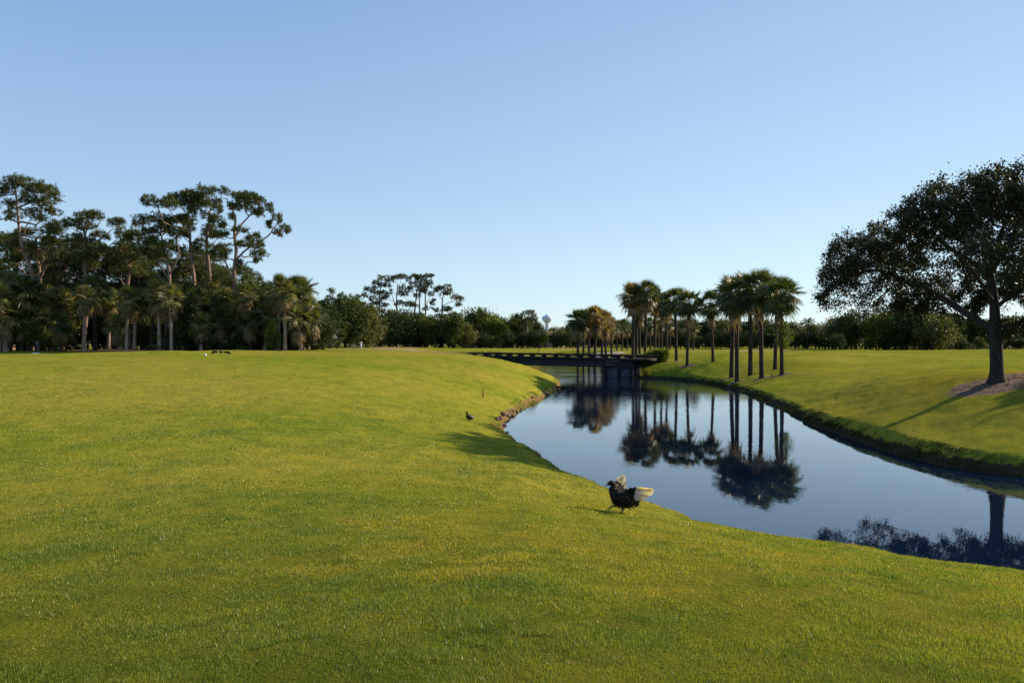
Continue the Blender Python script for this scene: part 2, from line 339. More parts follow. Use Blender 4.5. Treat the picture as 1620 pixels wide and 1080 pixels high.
def height(x, y):
    x = np.asarray(x, float); y = np.asarray(y, float)
    s, dl, dr = shore(x, y)
    s = s + 0.22*vnoise(x*0.8+5, y*0.8)+0.09*vnoise(x*2.6, y*2.6+9)+0.03*vnoise(x*8, y*8)
    wl = dr**2/(dl**2+dr**2+1e-6)
    und = 0.13*vnoise(x/9+3, y/9)+0.22*vnoise(x/23, y/27+8)+0.02*vnoise(x/1.7, y/1.7)+0.008*vnoise(x/0.45, y/0.45)
    r = np.hypot(x, y)
    # left bank
    zL = 2.45+0.60*sstep(y, 8, 75)+0.05*sstep(y, 75, 200); LL = 9-4.3*sstep(y, 22, 66)
    lip = 0.22*sstep(s, 0, 0.35)
    hl = lip+(zL-0.22)*(1-np.exp(-np.maximum(s, 0)/LL)) + und*np.minimum(sstep(s, 1, 12), 0.25+0.75*sstep(r, 6, 30))*(1-0.6*sstep(y, 55, 80))
    # the lawn near the camera tips gently away to the left
    hl -= 0.11*np.clip(-x+0.2, 0, 11)*(1-sstep(y, 12, 34))*sstep(y, -25, -5)
    zR = 2.35+0.15*sstep(y, 50, 90)-0.25*sstep(y, 100, 160)
    LR = 4.2+4.5*np.exp(-((y-62)/13)**2)
    lp = 0.30+0.12*(1-sstep(y, 22, 40)); pw = 1.55-0.5*sstep(y, 38, 56); LR = LR+0.6*(1-sstep(y, 30, 44)); hr = lp*sstep(s, -0.15, 0.75)+(zR-lp)*(1-np.exp(-(np.maximum(s-0.2, 0)/LR)**pw))+0.42*np.exp(-((x-18.6)**2+(y-31)**2)/30.0) + (und+0.34*vnoise(x/6.5+1, y/7+2)+0.05*vnoise(x/2.3, y/2.6))*sstep(s, 0.8, 7)*(1-0.5*sstep(r, 90, 140))
    h = hl*wl+hr*(1-wl)
    # far crossing of the fairway behind the bridge
    h = np.where(s > 0, h, np.maximum(-1.2, s*0.9))
    return h
def hz(x, y): return float(height(np.array([x]), np.array([y]))[0])
def at(px, Y, dz=0.0):
    X = (px-810)/F*Y; return (X, Y, hz(X, Y)+dz)
def hit(px, py, y0=3.0, y1=160.0):
    """point of the ground that lies on the line of sight through a photo pixel"""
    Y = np.geomspace(y0, y1, 3000); X = (px-810)/F*Y; z = np.maximum(height(X, Y), 0); ray = EYE-(py-HOR)/F*Y
    k = np.argmax(ray <= z)
    if ray[k] > z[k]: k = len(Y)-1
    return (X[k], Y[k], float(z[k]))

th = np.concatenate([np.radians(np.arange(-180, -46, 1.5)), np.radians(np.arange(-46, 46, 0.11)), np.radians(np.arange(46, 180, 1.5))])
rr = np.concatenate([np.geomspace(0.8, 260, 560), np.geomspace(270, 6000, 24)])
TH, RR = np.meshgrid(th, rr)
GX, GY = RR*np.sin(TH), RR*np.cos(TH)
GZ = height(GX, GY)
V = np.stack([GX, GY, GZ], -1).reshape(-1, 3); V = np.vstack([V, [[0, 0, hz(0, 0.01)]]])
nt_, nr_ = len(th), len(rr)
i = np.arange(nr_-1)[:, None]*nt_; j = np.arange(nt_)[None, :]; k = (j+1) % nt_
Q = np.stack([i+j, i+k, i+nt_+k, i+nt_+j], -1).reshape(-1, 4)[:, ::-1]
c = len(V)-1; T = np.stack([np.full(nt_, c), np.arange(nt_), (np.arange(nt_)+1) % nt_], -1)[:, ::-1]
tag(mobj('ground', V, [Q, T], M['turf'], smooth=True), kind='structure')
# water sheet
b = np.array([[-60, -60], [140, -60], [140, 190], [-60, 190]])
gx, gy = np.meshgrid(np.linspace(-40, 120, 41), np.linspace(-45, 170, 55))
Vw = np.stack([gx, gy, np.zeros_like(gx)], -1).reshape(-1, 3)
i = np.arange(54)[:, None]*41; j = np.arange(40)[None, :]
tag(mobj('water', Vw, np.stack([i+j, i+j+1, i+42+j, i+41+j], -1).reshape(-1, 4), M['water']), kind='structure')

def draped(name, cx, cy, rx, ry, mat, seed=0, lift=0.02, rot=0.0, dome=0.0, rough=0.0, nr=14, na=56):
    g = rng(seed); a = np.linspace(0, 2*np.pi, na, endpoint=False)
    wob = 1+0.10*np.sin(2*a+g.uniform(0, 6))+0.08*np.sin(3*a+g.uniform(0, 6))+0.04*np.sin(7*a+g.uniform(0, 6))
    rad = np.linspace(0, 1, nr+1)[1:]
    x = rad[:, None]*rx*(wob*np.cos(a))[None, :]; y = rad[:, None]*ry*(wob*np.sin(a))[None, :]
    X = cx+x*math.cos(rot)-y*math.sin(rot); Y = cy+x*math.sin(rot)+y*math.cos(rot)
    Z = height(X, Y)+lift*(1-rad[:, None]**6*1.6)+dome*(1-rad[:, None]**2)+rough*g.normal(size=X.shape)*(1-rad[:, None]**8)
    V = np.vstack([np.stack([X, Y, Z], -1).reshape(-1, 3), [[cx, cy, hz(cx, cy)+lift+dome]]])
    i = np.arange(nr-1)[:, None]*na; j = np.arange(na)[None, :]; k = (j+1) % na
    Q = np.stack([i+j, i+na+j, i+na+k, i+k], -1).reshape(-1, 4)
    T = np.stack([np.full(na, nr*na), np.arange(na), (np.arange(na)+1) % na], -1)
    return mobj(name, V, [Q, T], mat, smooth=rough == 0)

# ------------------------------------------------------------------ grass blades (stuff)
def blades(name, X, Y, Z, hgt, wid, seed, mat, lean=0.5):
    g = rng(seed); n = len(X)
    a = g.uniform(0, 2*np.pi, n); dx, dy = np.cos(a)*wid/2, np.sin(a)*wid/2
    la = g.uniform(0, 2*np.pi, n); lm = g.uniform(0, 1, n)**1.2*lean*hgt
    V = np.empty((n, 3, 3))
    V[:, 0] = np.stack([X-dx, Y-dy, Z-0.005], -1); V[:, 1] = np.stack([X+dx, Y+dy, Z-0.005], -1)
    V[:, 2] = np.stack([X+np.cos(la)*lm, Y+np.sin(la)*lm, Z+np.sqrt(np.maximum(hgt**2-lm**2, 1e-6))], -1)
    return mobj(name, V.reshape(-1, 3), np.arange(n*3).reshape(-1, 3), mat)
g = rng(11); n = 1300000
r = 2.2*(40/2.2)**(g.uniform(0, 1, n)**0.95); a = R(37)*g.uniform(-1, 1, n)
X, Y = r*np.sin(a), r*np.cos(a)
cl = vnoise(X*2.2, Y*2.2)*0.45+vnoise(X*6, Y*6)*0.45+0.3*vnoise(X*0.7, Y*0.7+4)
keep = g.uniform(0, 1, n) < (0.72+0.75*cl)*(1-sstep(r, 24, 40)*0.85)
hole = (vnoise(X*1.5+3, Y*2.2)+0.5*vnoise(X*5, Y*7+1) > 0.62) & (g.uniform(0, 1, n) < 0.9*(1-sstep(r, 7, 18))); keep &= ~hole
X, Y, r, cl = X[keep], Y[keep], r[keep], cl[keep]
s_, dl_, dr_ = shore(X, Y); ok = (s_ > 0.05) & (dl_ < dr_)
X, Y, r, cl = X[ok], Y[ok], r[ok], cl[ok]
Z = height(X, Y)
hg = (0.021+0.018*cl)*g.uniform(0.5, 1.35, len(X)); wd = np.maximum(0.0036, r*0.0009)*g.uniform(0.7, 1.3, len(X))
tag(blades('mown_grass', X, Y, Z, np.maximum(hg, 0.012), wd, 12, M['blade'], 0.75), 'short mown yellow green grass covering the near bank', 'grass', kind='stuff')
# rough grass along the waterline
def fringe(name, C, n, smax, h0, h1, seed, y0, y1, label, sgn):
    g = rng(seed); seg = np.diff(C, axis=0); L = np.hypot(seg[:, 0], seg[:, 1])
    mid = (C[1:, 1]+C[:-1, 1])/2; wt = L/np.maximum(mid, 8)*((mid > y0) & (mid < y1)); k = g.choice(len(L), n, p=wt/wt.sum())
    t = g.uniform(0, 1, n); P = C[k]+seg[k]*t[:, None]; nrm = np.stack([seg[k, 1], -seg[k, 0]], -1)/L[k][:, None]*sgn
    off = g.uniform(-0.08, 1, n)*smax; P = P+nrm*off[:, None]
    X, Y = P[:, 0], P[:, 1]; Z = height(X, Y)
    cl = vnoise(X*1.3, Y*1.3)
    cl = cl+0.6*vnoise(X*4.1, Y*4.1+2); ok = (Z > -0.05) & (g.uniform(0, 1, len(X)) < 0.75+0.7*cl-0.5*np.clip(off/smax, 0, 1)); cl = np.clip(cl, -1, 1.2); X, Y, Z, off, cl = X[ok], Y[ok], Z[ok], off[ok], cl[ok]
    hg = (h0+(h1-h0)*g.uniform(0, 1, len(X))**2)*(1+0.5*cl)*(1-0.65*np.clip(off/smax, 0, 1))
    wd = np.maximum(0.008, Y*0.0008)*g.uniform(0.7, 1.3, len(X))
    tag(blades(name, X, Y, Z, hg, wd, seed+1, M['rough_grass' if sgn > 0 else 'blade'], 0.8), label, 'grass', kind='stuff')
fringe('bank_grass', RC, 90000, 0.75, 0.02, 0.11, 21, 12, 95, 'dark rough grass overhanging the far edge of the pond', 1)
fringe('bank_grass', LC, 50000, 0.55, 0.03, 0.09, 31, 7, 75, 'tufted grass along the near edge of the pond', -1)

# ------------------------------------------------------------------ tree builders
def wobble_line(a, b, k, amp, g, sag=0.0):
    a, b = np.array(a, float), np.array(b, float); t = np.linspace(0, 1, k)[:, None]
    P = a+(b-a)*t; L = np.linalg.norm(b-a)
    P[1:-1] += g.normal(size=(k-2, 3))*amp*L; P[:, 2] -= sag*L*np.sin(np.pi*t[:, 0]); return P

def pine_clump(G, B, c, rx, rz, g, base, dens=1.0):
    """flattened pad of needle tufts at the end of twigs; G needles, B twigs"""
    rx *= 1.12; rz *= 1.35; ry = rx*g.uniform(0.8, 1.1)
    n = int(max(12, 34*rx*ry*dens*1.45))
    d = g.normal(size=(n, 3)); d /= np.linalg.norm(d, axis=1)[:, None]
    d[:, 2] = np.where(d[:, 2] < -0.55, -d[:, 2], d[:, 2]); d *= (1+0.35*np.sin(d[:, :1]*5+g.uniform(0, 6))*np.sin(d[:, 1:2]*4+g.uniform(0, 6)))
    rad = g.uniform(0.45, 1.0, n)**0.6
    P = c+d*rad[:, None]*np.array([rx, ry, rz])
    for q in P[::4]: B.tube(wobble_line(base, q, 4, 0.06, g, 0.05), np.linspace(0.035, 0.012, 4), 3, cap=False)
    k = 12
    C = np.repeat(P, k, 0)
    dd = g.normal(size=(n*k, 3)); dd[:, 2] += 0.5; dd /= np.linalg.norm(dd, axis=1)[:, None]
    L = g.uniform(0.18, 0.38, n*k)[:, None]
    sd = np.cross(dd, g.normal(size=(n*k, 3))); sd /= np.linalg.norm(sd, axis=1)[:, None]; sd *= 0.035
    root = C+g.normal(size=C.shape)*0.08
    V = np.stack([root-sd, root+sd, root+dd*L], 1).reshape(-1, 3)
    G.add(V, np.arange(n*k*3).reshape(-1, 3))

def px3(px, py, Y): return np.array([(px-810)/F*Y, Y, EYE-(py-HOR)/F*Y])
def traced_pine(trunk, clumps, Y, seed, label, group, r0=0.24, extra=(), dens=1.0):
    """trunk and pads laid out at a real distance Y, pads spread in depth round the trunk"""
    g = rng(seed)
    bx = (trunk[0][0]-810)/F*Y; z0 = hz(bx, Y)
    T = [np.array([bx, Y, z0-0.1])]
    for (px, py) in trunk[1:]: T.append(px3(px, py, Y)+np.array([0, g.normal()*0.25, 0]))
    root = empty('pine_tree', (bx, Y, z0)); tag(root, label, 'tree', group)
    B, G = Geo(), Geo(); o = np.array([bx, Y, z0])
    T = catmull3(T, 5)-o
    rad = r0*(1-0.72*np.linspace(0, 1, len(T))**1.1); rad[0] *= 1.35
    B.tube(T, rad, 9)
    top = T[-1]; lines = [T]
    for br in extra:
        P = catmull3([px3(x, y, Y+dy) for x, y, dy in br], 4)-o; lines.append(P); B.tube(P, np.linspace(r0*0.42, r0*0.16, len(P)), 6)
    allp = np.vstack(lines)
    for (px, py, rx, ry) in clumps:
        c = px3(px, py, Y)-o; w = rx/F*Y; h = ry/F*Y
        # depth spread: as far in depth as the pad is from the stem
        dmin = np.abs(c[0]-allp[:, 0]).min(); c[1] += g.normal()*min(0.9+0.45*dmin, 2.2)
        # attach from a lower point of the nearest limb
        cand = allp[allp[:, 2] < c[2]-0.3*h] if (allp[:, 2] < c[2]-0.3*h).any() else allp
        dd = np.linalg.norm((cand-c)*np.array([1, 0.6, 0.7]), axis=1); a = cand[np.argmin(np.abs(dd-dd.min()-0.25*dmin))]
        e = c-np.array([0, 0, 0.35*h])
        P = wobble_line(a, e, 6, 0.05, g, 0.10); B.tube(P, np.linspace(max(0.05, 0.022*np.linalg.norm(e-a)+0.04), 0.03, 6), 5, cap=False)
        pine_clump(G, B, c, w, h, g, e, dens)
        for _ in range(2):     # smaller side tufts round the pad
            c2 = c+np.array([g.uniform(-1, 1)*w*1.0, g.uniform(-1, 1)*w, g.uniform(-0.9, 0.5)*h*1.4]); pine_clump(G, B, c2, w*g.uniform(0.35, 0.6), h*g.uniform(0.5, 0.8), g, e, dens)
    B.obj('trunk', M['pine_bark'], root, True); G.obj('crown', M['pine_leaf'], root)
    return root
def catmull3(P, k):
    P = np.array(P, float)
    if len(P) < 3: return np.linspace(P[0], P[-1], k+1)
    return catmull(P, k)

def random_pine(seed, H):
    g = rng(seed); root = empty('pine_tree', (0, 0, 0)); B, G = Geo(), Geo()
    T = wobble_line((0, 0, -0.1), (g.normal()*0.5, g.normal()*0.5, H*0.93), 9, 0.012, g); B.tube(T, np.linspace(0.24, 0.06, 9), 8)
    nb = 22
    for q in range(nb):
        t = 0.52+0.46*q/nb; i = t*8; a = T[int(i)]+(T[min(int(i)+1, 8)]-T[int(i)])*(i-int(i))
        L = H*0.20*(1.15-abs(t-0.72)*1.9)*g.uniform(0.6, 1.15); an = q*2.4+g.uniform(-.5, .5)
        e = a+np.array([math.cos(an)*L, math.sin(an)*L, L*g.uniform(0.1, 0.55)])
        B.tube(wobble_line(a, e, 5, 0.05, g, 0.08), np.linspace(0.07, 0.03, 5), 5, cap=False)
        pine_clump(G, B, e, g.uniform(0.9, 1.6), g.uniform(0.4, 0.65), g, e-np.array([0, 0, .3]), 0.8)
    pine_clump(G, B, T[-1]+np.array([0, 0, .2]), 1.4, 0.7, g, T[-1])
    B.obj('trunk', M['pine_bark'], root, True); G.obj('crown', M['pine_leaf'], root); return root

def fan_leaf(G, o, d, up, size, g, droop=0.35, nseg=22, span=118):
    """costapalmate fan: webbed inner half, free drooping tips"""
    d = d/np.linalg.norm(d); sdv = np.cross(d, up); sdv /= np.linalg.norm(sdv)+1e-9; nn = np.cross(sdv, d)
    A = np.radians(np.linspace(-span, span, nseg+1)); L = size*(1-0.30*(np.abs(A)/np.radians(span))**1.5)
    web = 0.42
    dirs = np.cos(A)[:, None]*d+np.sin(A)[:, None]*sdv-(np.abs(np.sin(A))*0.28)[:, None]*nn
    W = o+dirs*(L*web)[:, None]; W[::2] += nn*0.02
    W[:, 2] -= droop*0.12*L
    V = [o[None]]; V.append(W)
    tips = []; mids = []
    for k in range(nseg):
        m = (dirs[k]+dirs[k+1])/2; l = (L[k]+L[k+1])/2*g.uniform(0.88, 1.08)
        p = o+m*l*0.74; p[2] -= droop*l*0.30; q = o+m*l*0.95; q[2] -= droop*l*g.uniform(0.55, 0.95)
        mids.append(p); tips.append(q)
    V += [np.array(mids), np.array(tips)]
    V = np.vstack(V); T = []; Q = []
    for k in range(nseg):
        T.append([0, 1+k, 2+k]); mk = 1+nseg+1+k; tk = mk+nseg
        T.append([1+k, mk, 2+k]); 
        # narrow tip
        T.append([mk, tk, 2+k]) if k % 2 else T.append([1+k, tk, mk])
    G.add(V, T)

def sabal(seed, H=8.0, nleaf=40, leafmat='palm_leaf', dead=0, size=1.0, lean=0.2, boots=True, vine=False, trunk_r=0.17, bark='palm_bark'):
    g = rng(seed); root = empty('sabal_palm', (0, 0, 0)); B, G, Dd = Geo(), Geo(), Geo()
    hc = H-1.55*size
    an = g.uniform(0, 6.28); lx, ly = math.cos(an)*lean, math.sin(an)*lean
    t = np.linspace(0, 1, 26); P = np.stack([lx*t**1.6, ly*t**1.6, -0.15+(hc+0.15)*t], -1)
    rad = trunk_r*(1+0.35*np.exp(-t*14)-0.08*t+0.02*np.sin(t*70)); 
    B.tube(P, rad, 10); top = P[-1]
    Bt = Geo()
    # leaf bases (boots) round the head of the trunk
    for k in range(34 if boots else 14):
        a = k*2.4; z = top[2]-0.05-(0.05 if boots else 0.03)*k*0.75
        q = np.array([top[0], top[1], z]); d = np.array([math.cos(a), math.sin(a), 0])
        Bt.tube([q+d*trunk_r*0.6, q+d*(trunk_r+0.07)+[0, 0, .14], q+d*(trunk_r+0.16)+[0, 0, .32]], [0.07, 0.05, 0.02], 4)
    for k in range(nleaf):
        f = (k+0.5)/nleaf; el = R(86-138*f)+g.normal()*0.13; a = k*2.39996+g.normal()*0.15
        L = size*g.uniform(0.72, 1.0)*(0.85+0.2*math.sin(f*3.1))
        d0 = np.array([math.cos(a)*math.cos(el), math.sin(a)*math.cos(el), math.sin(el)])
        p0 = top+d0*0.12; p1 = p0+d0*L*0.5; d1 = d0+np.array([0, 0, -0.14]); d1 /= np.linalg.norm(d1); p2 = p1+d1*L*0.5
        B2 = G; B2.tube([p0, p1, p2], [0.022, 0.016, 0.012], 3, cap=False)
        d2 = d1+np.array([0, 0, -0.12-0.25*f]); d2 /= np.linalg.norm(d2)
        up = np.array([0, 0, 1.0])+0.3*g.normal(size=3)
        fan_leaf(G, p2-d2*0.05, d2, up, size*g.uniform(0.90, 1.15), g, droop=0.10+0.30*f)
    for k in range(dead):
        a = g.uniform(0, 6.28); el = R(g.uniform(-88, -55)); d0 = np.array([math.cos(a)*math.cos(el), math.sin(a)*math.cos(el), math.sin(el)])
        z = top+np.array([0, 0, -g.uniform(0, 0.9)]); p0 = z+np.array([math.cos(a), math.sin(a), 0])*trunk_r; p2 = p0+d0*0.75*size
        Dd.tube([p0, p2], [0.02, 0.012], 3, cap=False); fan_leaf(Dd, p2, d0, np.array([math.cos(a), math.sin(a), 0.1]), size*0.85, g, droop=0.9, nseg=14)
    B.obj('trunk', M[bark], root, True); Bt.obj('leaf_bases', M['palm_boots'], root)
    G.obj('crown', M[leafmat], root)
    if dead: Dd.obj('dead_fronds', M['palm_dead'], root)
    if vine:
        Vn = Geo(); n = 1500; z = g.uniform(2.3, 4.6, n); a = g.uniform(0, 6.28, n); rr_ = 0.2+g.uniform(0, 1, n)**2*0.75*np.exp(-((z-3.4)/0.9)**2)
        Vn.leaves(np.stack([np.cos(a)*rr_+0.15, np.sin(a)*rr_-0.1, z], -1), 0.17, g); Vn.obj('climbing_vine', M['leaf_bright'], root)
    return root

def feather_palm(seed, H=8):
    g = rng(seed); root = empty('feather_palm', (0, 0, 0)); B, G = Geo(), Geo()
    P = wobble_line((0, 0, -.1), (0.4, 0.2, H-1.5), 10, 0.008, g); B.tube(P, np.linspace(0.2, 0.12, 10), 8); top = P[-1]
    for k in range(22):
        f = k/22; a = k*2.4; el = R(75-95*f); L = 2.6
        t = np.linspace(0, 1, 9); ax = np.array([math.cos(a), math.sin(a), 0])
        S = top+ax*(L*t*math.cos(el))[:, None]*1.0+np.array([0, 0, 1.0])*(L*(t*math.sin(el)-0.45*t**2))[:, None]
        G.tube(S, np.linspace(0.03, 0.01, 9), 3, cap=False)
        sd = np.cross(ax, [0, 0, 1])
        for q in np.linspace(0.12, 1, 26):
            i = q*8; b0 = S[int(i)]+(S[min(int(i)+1, 8)]-S[int(i)])*(i-int(i)); tg = S[min(int(i)+1, 8)]-S[max(int(i)-1, 0)]; tg /= np.linalg.norm(tg)
            for sg in (-1, 1):
                l = 0.75*math.sin(0.35+q*2.5); e = b0+(sd*sg*0.8+tg*0.45)*l; e[2] -= 0.35*l
                G.add([b0-tg*0.03, b0+tg*0.03, e], [[0, 1, 2]])
    B.obj('trunk', M['palm_bark'], root, True); G.obj('crown', M['palm_leaf'], root); return root

def broadleaf(seed, H, W, mat, base=0.12, n=9000, leaf=0.26, K=26, name='broadleaf_tree', open_=0.0, multi=1, squash=1.0):
    g = rng(seed); root = empty(name, (0, 0, 0)); B, G = Geo(), Geo()
    cz = H*(base+1)/2; hz_ = H*(1-base)/2
    C = []
    for k in range(K):
        d = g.normal(size=3); d /= np.linalg.norm(d); d *= g.uniform(0.35, 0.80)
        C.append([d[0]*W/2, d[1]*W/2, cz+d[2]*hz_*squash])
    C = np.array(C); rc = np.array([W/2, W/2, hz_])*g.uniform(0.24, 0.44, (K, 1))*(1-open_*0.35)
    for m_ in range(multi):
        bx, by = (g.normal(size=2)*0.12*W if multi > 1 else (0, 0))
        tk = np.array([[bx, by, -0.1], [bx*1.1, by*1.1, H*0.2], [bx*0.8+g.normal()*0.1, by*0.8+g.normal()*0.1, H*0.42]]); r0 = 0.022*H+0.03
        B.tube(catmull3(tk, 4), np.linspace(r0, r0*0.6, 9), 7)
    for k in range(K):
        a = tk[1]+(tk[2]-tk[1])*g.uniform(-0.2, 1); B.tube(wobble_line(a, C[k], 6, 0.07, g, 0.06), np.linspace(0.09, 0.025, 6)*H/8, 4, cap=False)
    idx = g.integers(0, K, n); d = g.normal(size=(n, 3)); d /= np.linalg.norm(d, axis=1)[:, None]
    P = C[idx]+d*(g.uniform(0.35, 1.0, n)**0.5)[:, None]*rc[idx]*(1+0.25*g.normal(size=(n, 1)))
    P[:, 2] = np.maximum(P[:, 2], 0.1)
    G.leaves(P, leaf, g, aspect=0.6)
    B.obj('trunk', M['bark'], root, True); G.obj('crown', M[mat], root); return root

def palmetto(seed, W=3.0, H=2.2, n=26, mat='palm_leaf'):
    g = rng(seed); root = empty('palmetto_bush', (0, 0, 0)); G, B = Geo(), Geo()
    B.tube([(0, 0, -.1), (0.2, 0, 0.3), (0.5, 0.1, 0.5)], [0.1, 0.1, 0.07], 6)
    for k in range(n):
        a = k*2.4; f = k/n; el = R(g.uniform(15, 80)); L = g.uniform(0.5, 1.0)*H*0.75
        o = np.array([g.normal()*W*0.18, g.normal()*W*0.18, 0.1]); d = np.array([math.cos(a)*math.cos(el), math.sin(a)*math.cos(el), math.sin(el)])
        p = o+d*L; G.tube([o, p], [0.02, 0.012], 3, cap=False); d[2] -= 0.3; fan_leaf(G, p, d/np.linalg.norm(d), np.array([0, 0, 1.])+0.3*g.normal(size=3), 0.8, g, 0.25, nseg=16)
    B.obj('trunk', M['palm_bark'], root, True); G.obj('fronds', M[mat], root); return root

ORD = ['leftmost', 'second', 'third', 'fourth', 'fifth', 'sixth', 'seventh', 'eighth', 'ninth', 'tenth', 'eleventh', 'twelfth', 'thirteenth', 'fourteenth', 'fifteenth', 'sixteenth', 'seventeenth', 'eighteenth', 'nineteenth', 'twentieth', 'twenty-first', 'twenty-second', 'twenty-third', 'twenty-fourth', 'twenty-fifth', 'twenty-sixth', 'twenty-seventh', 'twenty-eighth', 'twenty-ninth', 'thirtieth']
def ordw(i): return 'leftmost' if i == 0 else ORD[i]+' from the left'

# ------------------------------------------------------------------ hero oak
def grow_oak():
    g = rng(42); Y0 = 31.0; bx, by, bz = at(1577, Y0); o = np.array([bx, by, bz])
    root = empty('oak_tree', (bx, by, bz)); tag(root, 'large dark spreading oak in a mulch ring on the right bank', 'tree')
    def L(pts): return catmull3([px3(*p)-o for p in pts], 4)
    trunk = L([(1577, 610, 31), (1577, 585, 31), (1576, 555, 31), (1575, 525, 31), (1574, 500, 31.1), (1572, 470, 31.1), (1567, 440, 31.2), (1560, 410, 31.2), (1553, 380, 31)]); trunk[0][2] = -0.15
    limbs = [L([(1575, 524, 31), (1556, 512, 31.4), (1528, 495, 32.2), (1500, 477, 33.1), (1472, 462, 34), (1440, 447, 35.6), (1405, 432, 37.0)]),
             L([(1575, 520, 31), (1598, 512, 30.7), (1625, 503, 30), (1655, 488, 29), (1690, 462, 28)]),
             L([(1573, 492, 31.1), (1588, 476, 31.8), (1610, 464, 33), (1640, 435, 34), (1660, 400, 34.6)]),
             L([(1572, 475, 31.1), (1556, 455, 29.8), (1540, 430, 28.6), (1515, 405, 27.8)]),
             L([(1567, 440, 31.2), (1545, 420, 32), (1515, 400, 33), (1485, 380, 33.5)]),
             L([(1566, 436, 31.2), (1580, 410, 30.5), (1600, 380, 30), (1615, 345, 29.6)]),
             L([(1560, 410, 31.2), (1578, 385, 32.5), (1590, 350, 33.4)])]
    nodes = [trunk[0]]; par = [-1]
    def chain(P, p0):
        p = p0
        for q in P:
            d = q-nodes[p]; k = max(1, int(np.linalg.norm(d)/0.28))
            a = nodes[p].copy()
            for t in range(1, k+1): nodes.append(a+d*t/k); par.append(p); p = len(nodes)-1
    chain(trunk[1:], 0)
    for l in limbs:
        dd = np.linalg.norm(np.array(nodes)-l[0], axis=1); chain(l[1:], int(np.argmin(dd)))
    nlimb = len(nodes)
    ell = [(1372, 425, 37.2, 66, 74, 2.8, 560), (1325, 455, 37.5, 30, 44, 2.0, 190), (1390, 480, 37.8, 60, 26, 2.0, 120), (1425, 405, 35.6, 50, 55, 2.6, 340), (1440, 460, 35.6, 60, 38, 2.6, 270),
           (1500, 340, 31.5, 68, 62, 3.6, 560), (1560, 325, 31, 90, 60, 4.4, 700), (1640, 340, 31, 90, 66, 4.6, 560), (1700, 410, 30, 80, 80, 4.5, 420),
           (1490, 405, 33, 55, 42, 3.0, 280), (1530, 455, 35, 60, 36, 2.0, 170), (1620, 440, 35.5, 70, 50, 2.0, 170), (1590, 400, 27, 80, 45, 1.6, 150), (1540, 500, 33.5, 50, 16, 2, 50), (1625, 520, 30, 45, 14, 2, 50)]
    A = []
    for (px, py, Y, rx, ry, ry3, n) in ell:
        d = g.normal(size=(n, 3)); d /= np.linalg.norm(d, axis=1)[:, None]; d *= (g.uniform(0.42, 1.0, n)**0.7)[:, None]
        A.append(px3(px, py, Y)-o+d*np.array([rx/F*Y, ry3, ry/F*Y]))
    A = np.vstack(A); alive = np.ones(len(A), bool)
    Np = np.array(nodes); dm = np.linalg.norm(A[:, None]-Np[None], axis=2); near = dm.argmin(1); dist = dm.min(1)
    step = 0.26
    for it in range(120):
        act = alive & (dist < 3.2)
        if not act.any(): break
        new = {}
        for ai in np.nonzero(act)[0]:
            v = A[ai]-nodes[near[ai]]; v /= np.linalg.norm(v)+1e-9; new.setdefault(near[ai], np.zeros(3)); new[near[ai]] = new[near[ai]]+v
        st = len(nodes)
        for p, v in new.items():
            v = v/(np.linalg.norm(v)+1e-9)+g.normal(size=3)*0.16; v /= np.linalg.norm(v); nodes.append(nodes[p]+v*step); par.append(p)
        Nn = np.array(nodes[st:]); dm = np.linalg.norm(A[:, None]-Nn[None], axis=2); k = dm.argmin(1); dn = dm[np.arange(len(A)), k]
        up = dn < dist; near[up] = st+k[up]; dist[up] = dn[up]; alive &= dist > 0.33
        if len(nodes) > 9000: break
    Np = np.array(nodes); n = len(Np); ch = [[] for _ in range(n)]
    for i_, p in enumerate(par):
        if p >= 0: ch[p].append(i_)
    area = np.zeros(n)
    for i_ in range(n-1, -1, -1):
        area[i_] = 0.011**2.25 if not ch[i_] else sum(area[c_] for c_ in ch[i_])
    rad = area**(1/2.25); rad *= 0.225/rad[4]; rad = np.maximum(rad, 0.008)
    hgt = Np[:, 2]; rad[:nlimb] *= 1+0.75*np.exp(-np.maximum(hgt[:nlimb], 0)/0.22)*(np.arange(nlimb) < 16)
    B, G = Geo(), Geo(); seen = set(); stack = [(0, None)]
    while stack:
        s0, pr = stack.pop(); line = ([pr] if pr is not None else [])+[s0]; cur = s0
        while ch[cur]:
            c_ = max(ch[cur], key=lambda q: area[q])
            for q in ch[cur]:
                if q != c_: stack.append((q, cur))
            line.append(c_); cur = c_
        r_ = rad[line].copy()
        if pr is not None: r_[0] = r_[1]
        if len(line) > 1: B.tube(Np[line], r_, 12 if r_.max() > .12 else (6 if r_.max() > 0.04 else 4), cap=False)
    B.obj('trunk', M['bark'], root, True)
    thin = np.array([i_ for i_ in range(nlimb, n) if rad[i_] < 0.028])
    q_ = Np[thin]; wt = np.clip(0.55+0.9*vnoise(q_[:, 0]*1.1+q_[:, 1]*0.5, q_[:, 2]*1.1+q_[:, 1]*0.4)+0.6*vnoise(q_[:, 0]*2.7+7, q_[:, 2]*2.7+q_[:, 1]), 0.04, 2)
    ax = np.hypot(q_[:, 0]+0.25, (q_[:, 1]-0.6)*0.55); wt = np.where((ax < 1.5) & (q_[:, 2] > 3.4) & (q_[:, 2] < 6.3), wt*0.30, wt); wt = np.where((q_[:, 0] < -0.9) & (q_[:, 0] > -3.2) & (q_[:, 2] > 3.0) & (q_[:, 2] < 4.4), wt*0.6, wt)
    wt = np.where(wt < 0.30, wt*0.3, wt)
    nl = 128000; idx = g.choice(thin, nl, p=wt/wt.sum()); P = Np[idx]+g.normal(size=(nl, 3))*0.13
    G.leaves(P, 0.115, g, aspect=0.5)
    G.obj('crown', M['oak_leaf'], root)
    return root
oak = grow_oak()
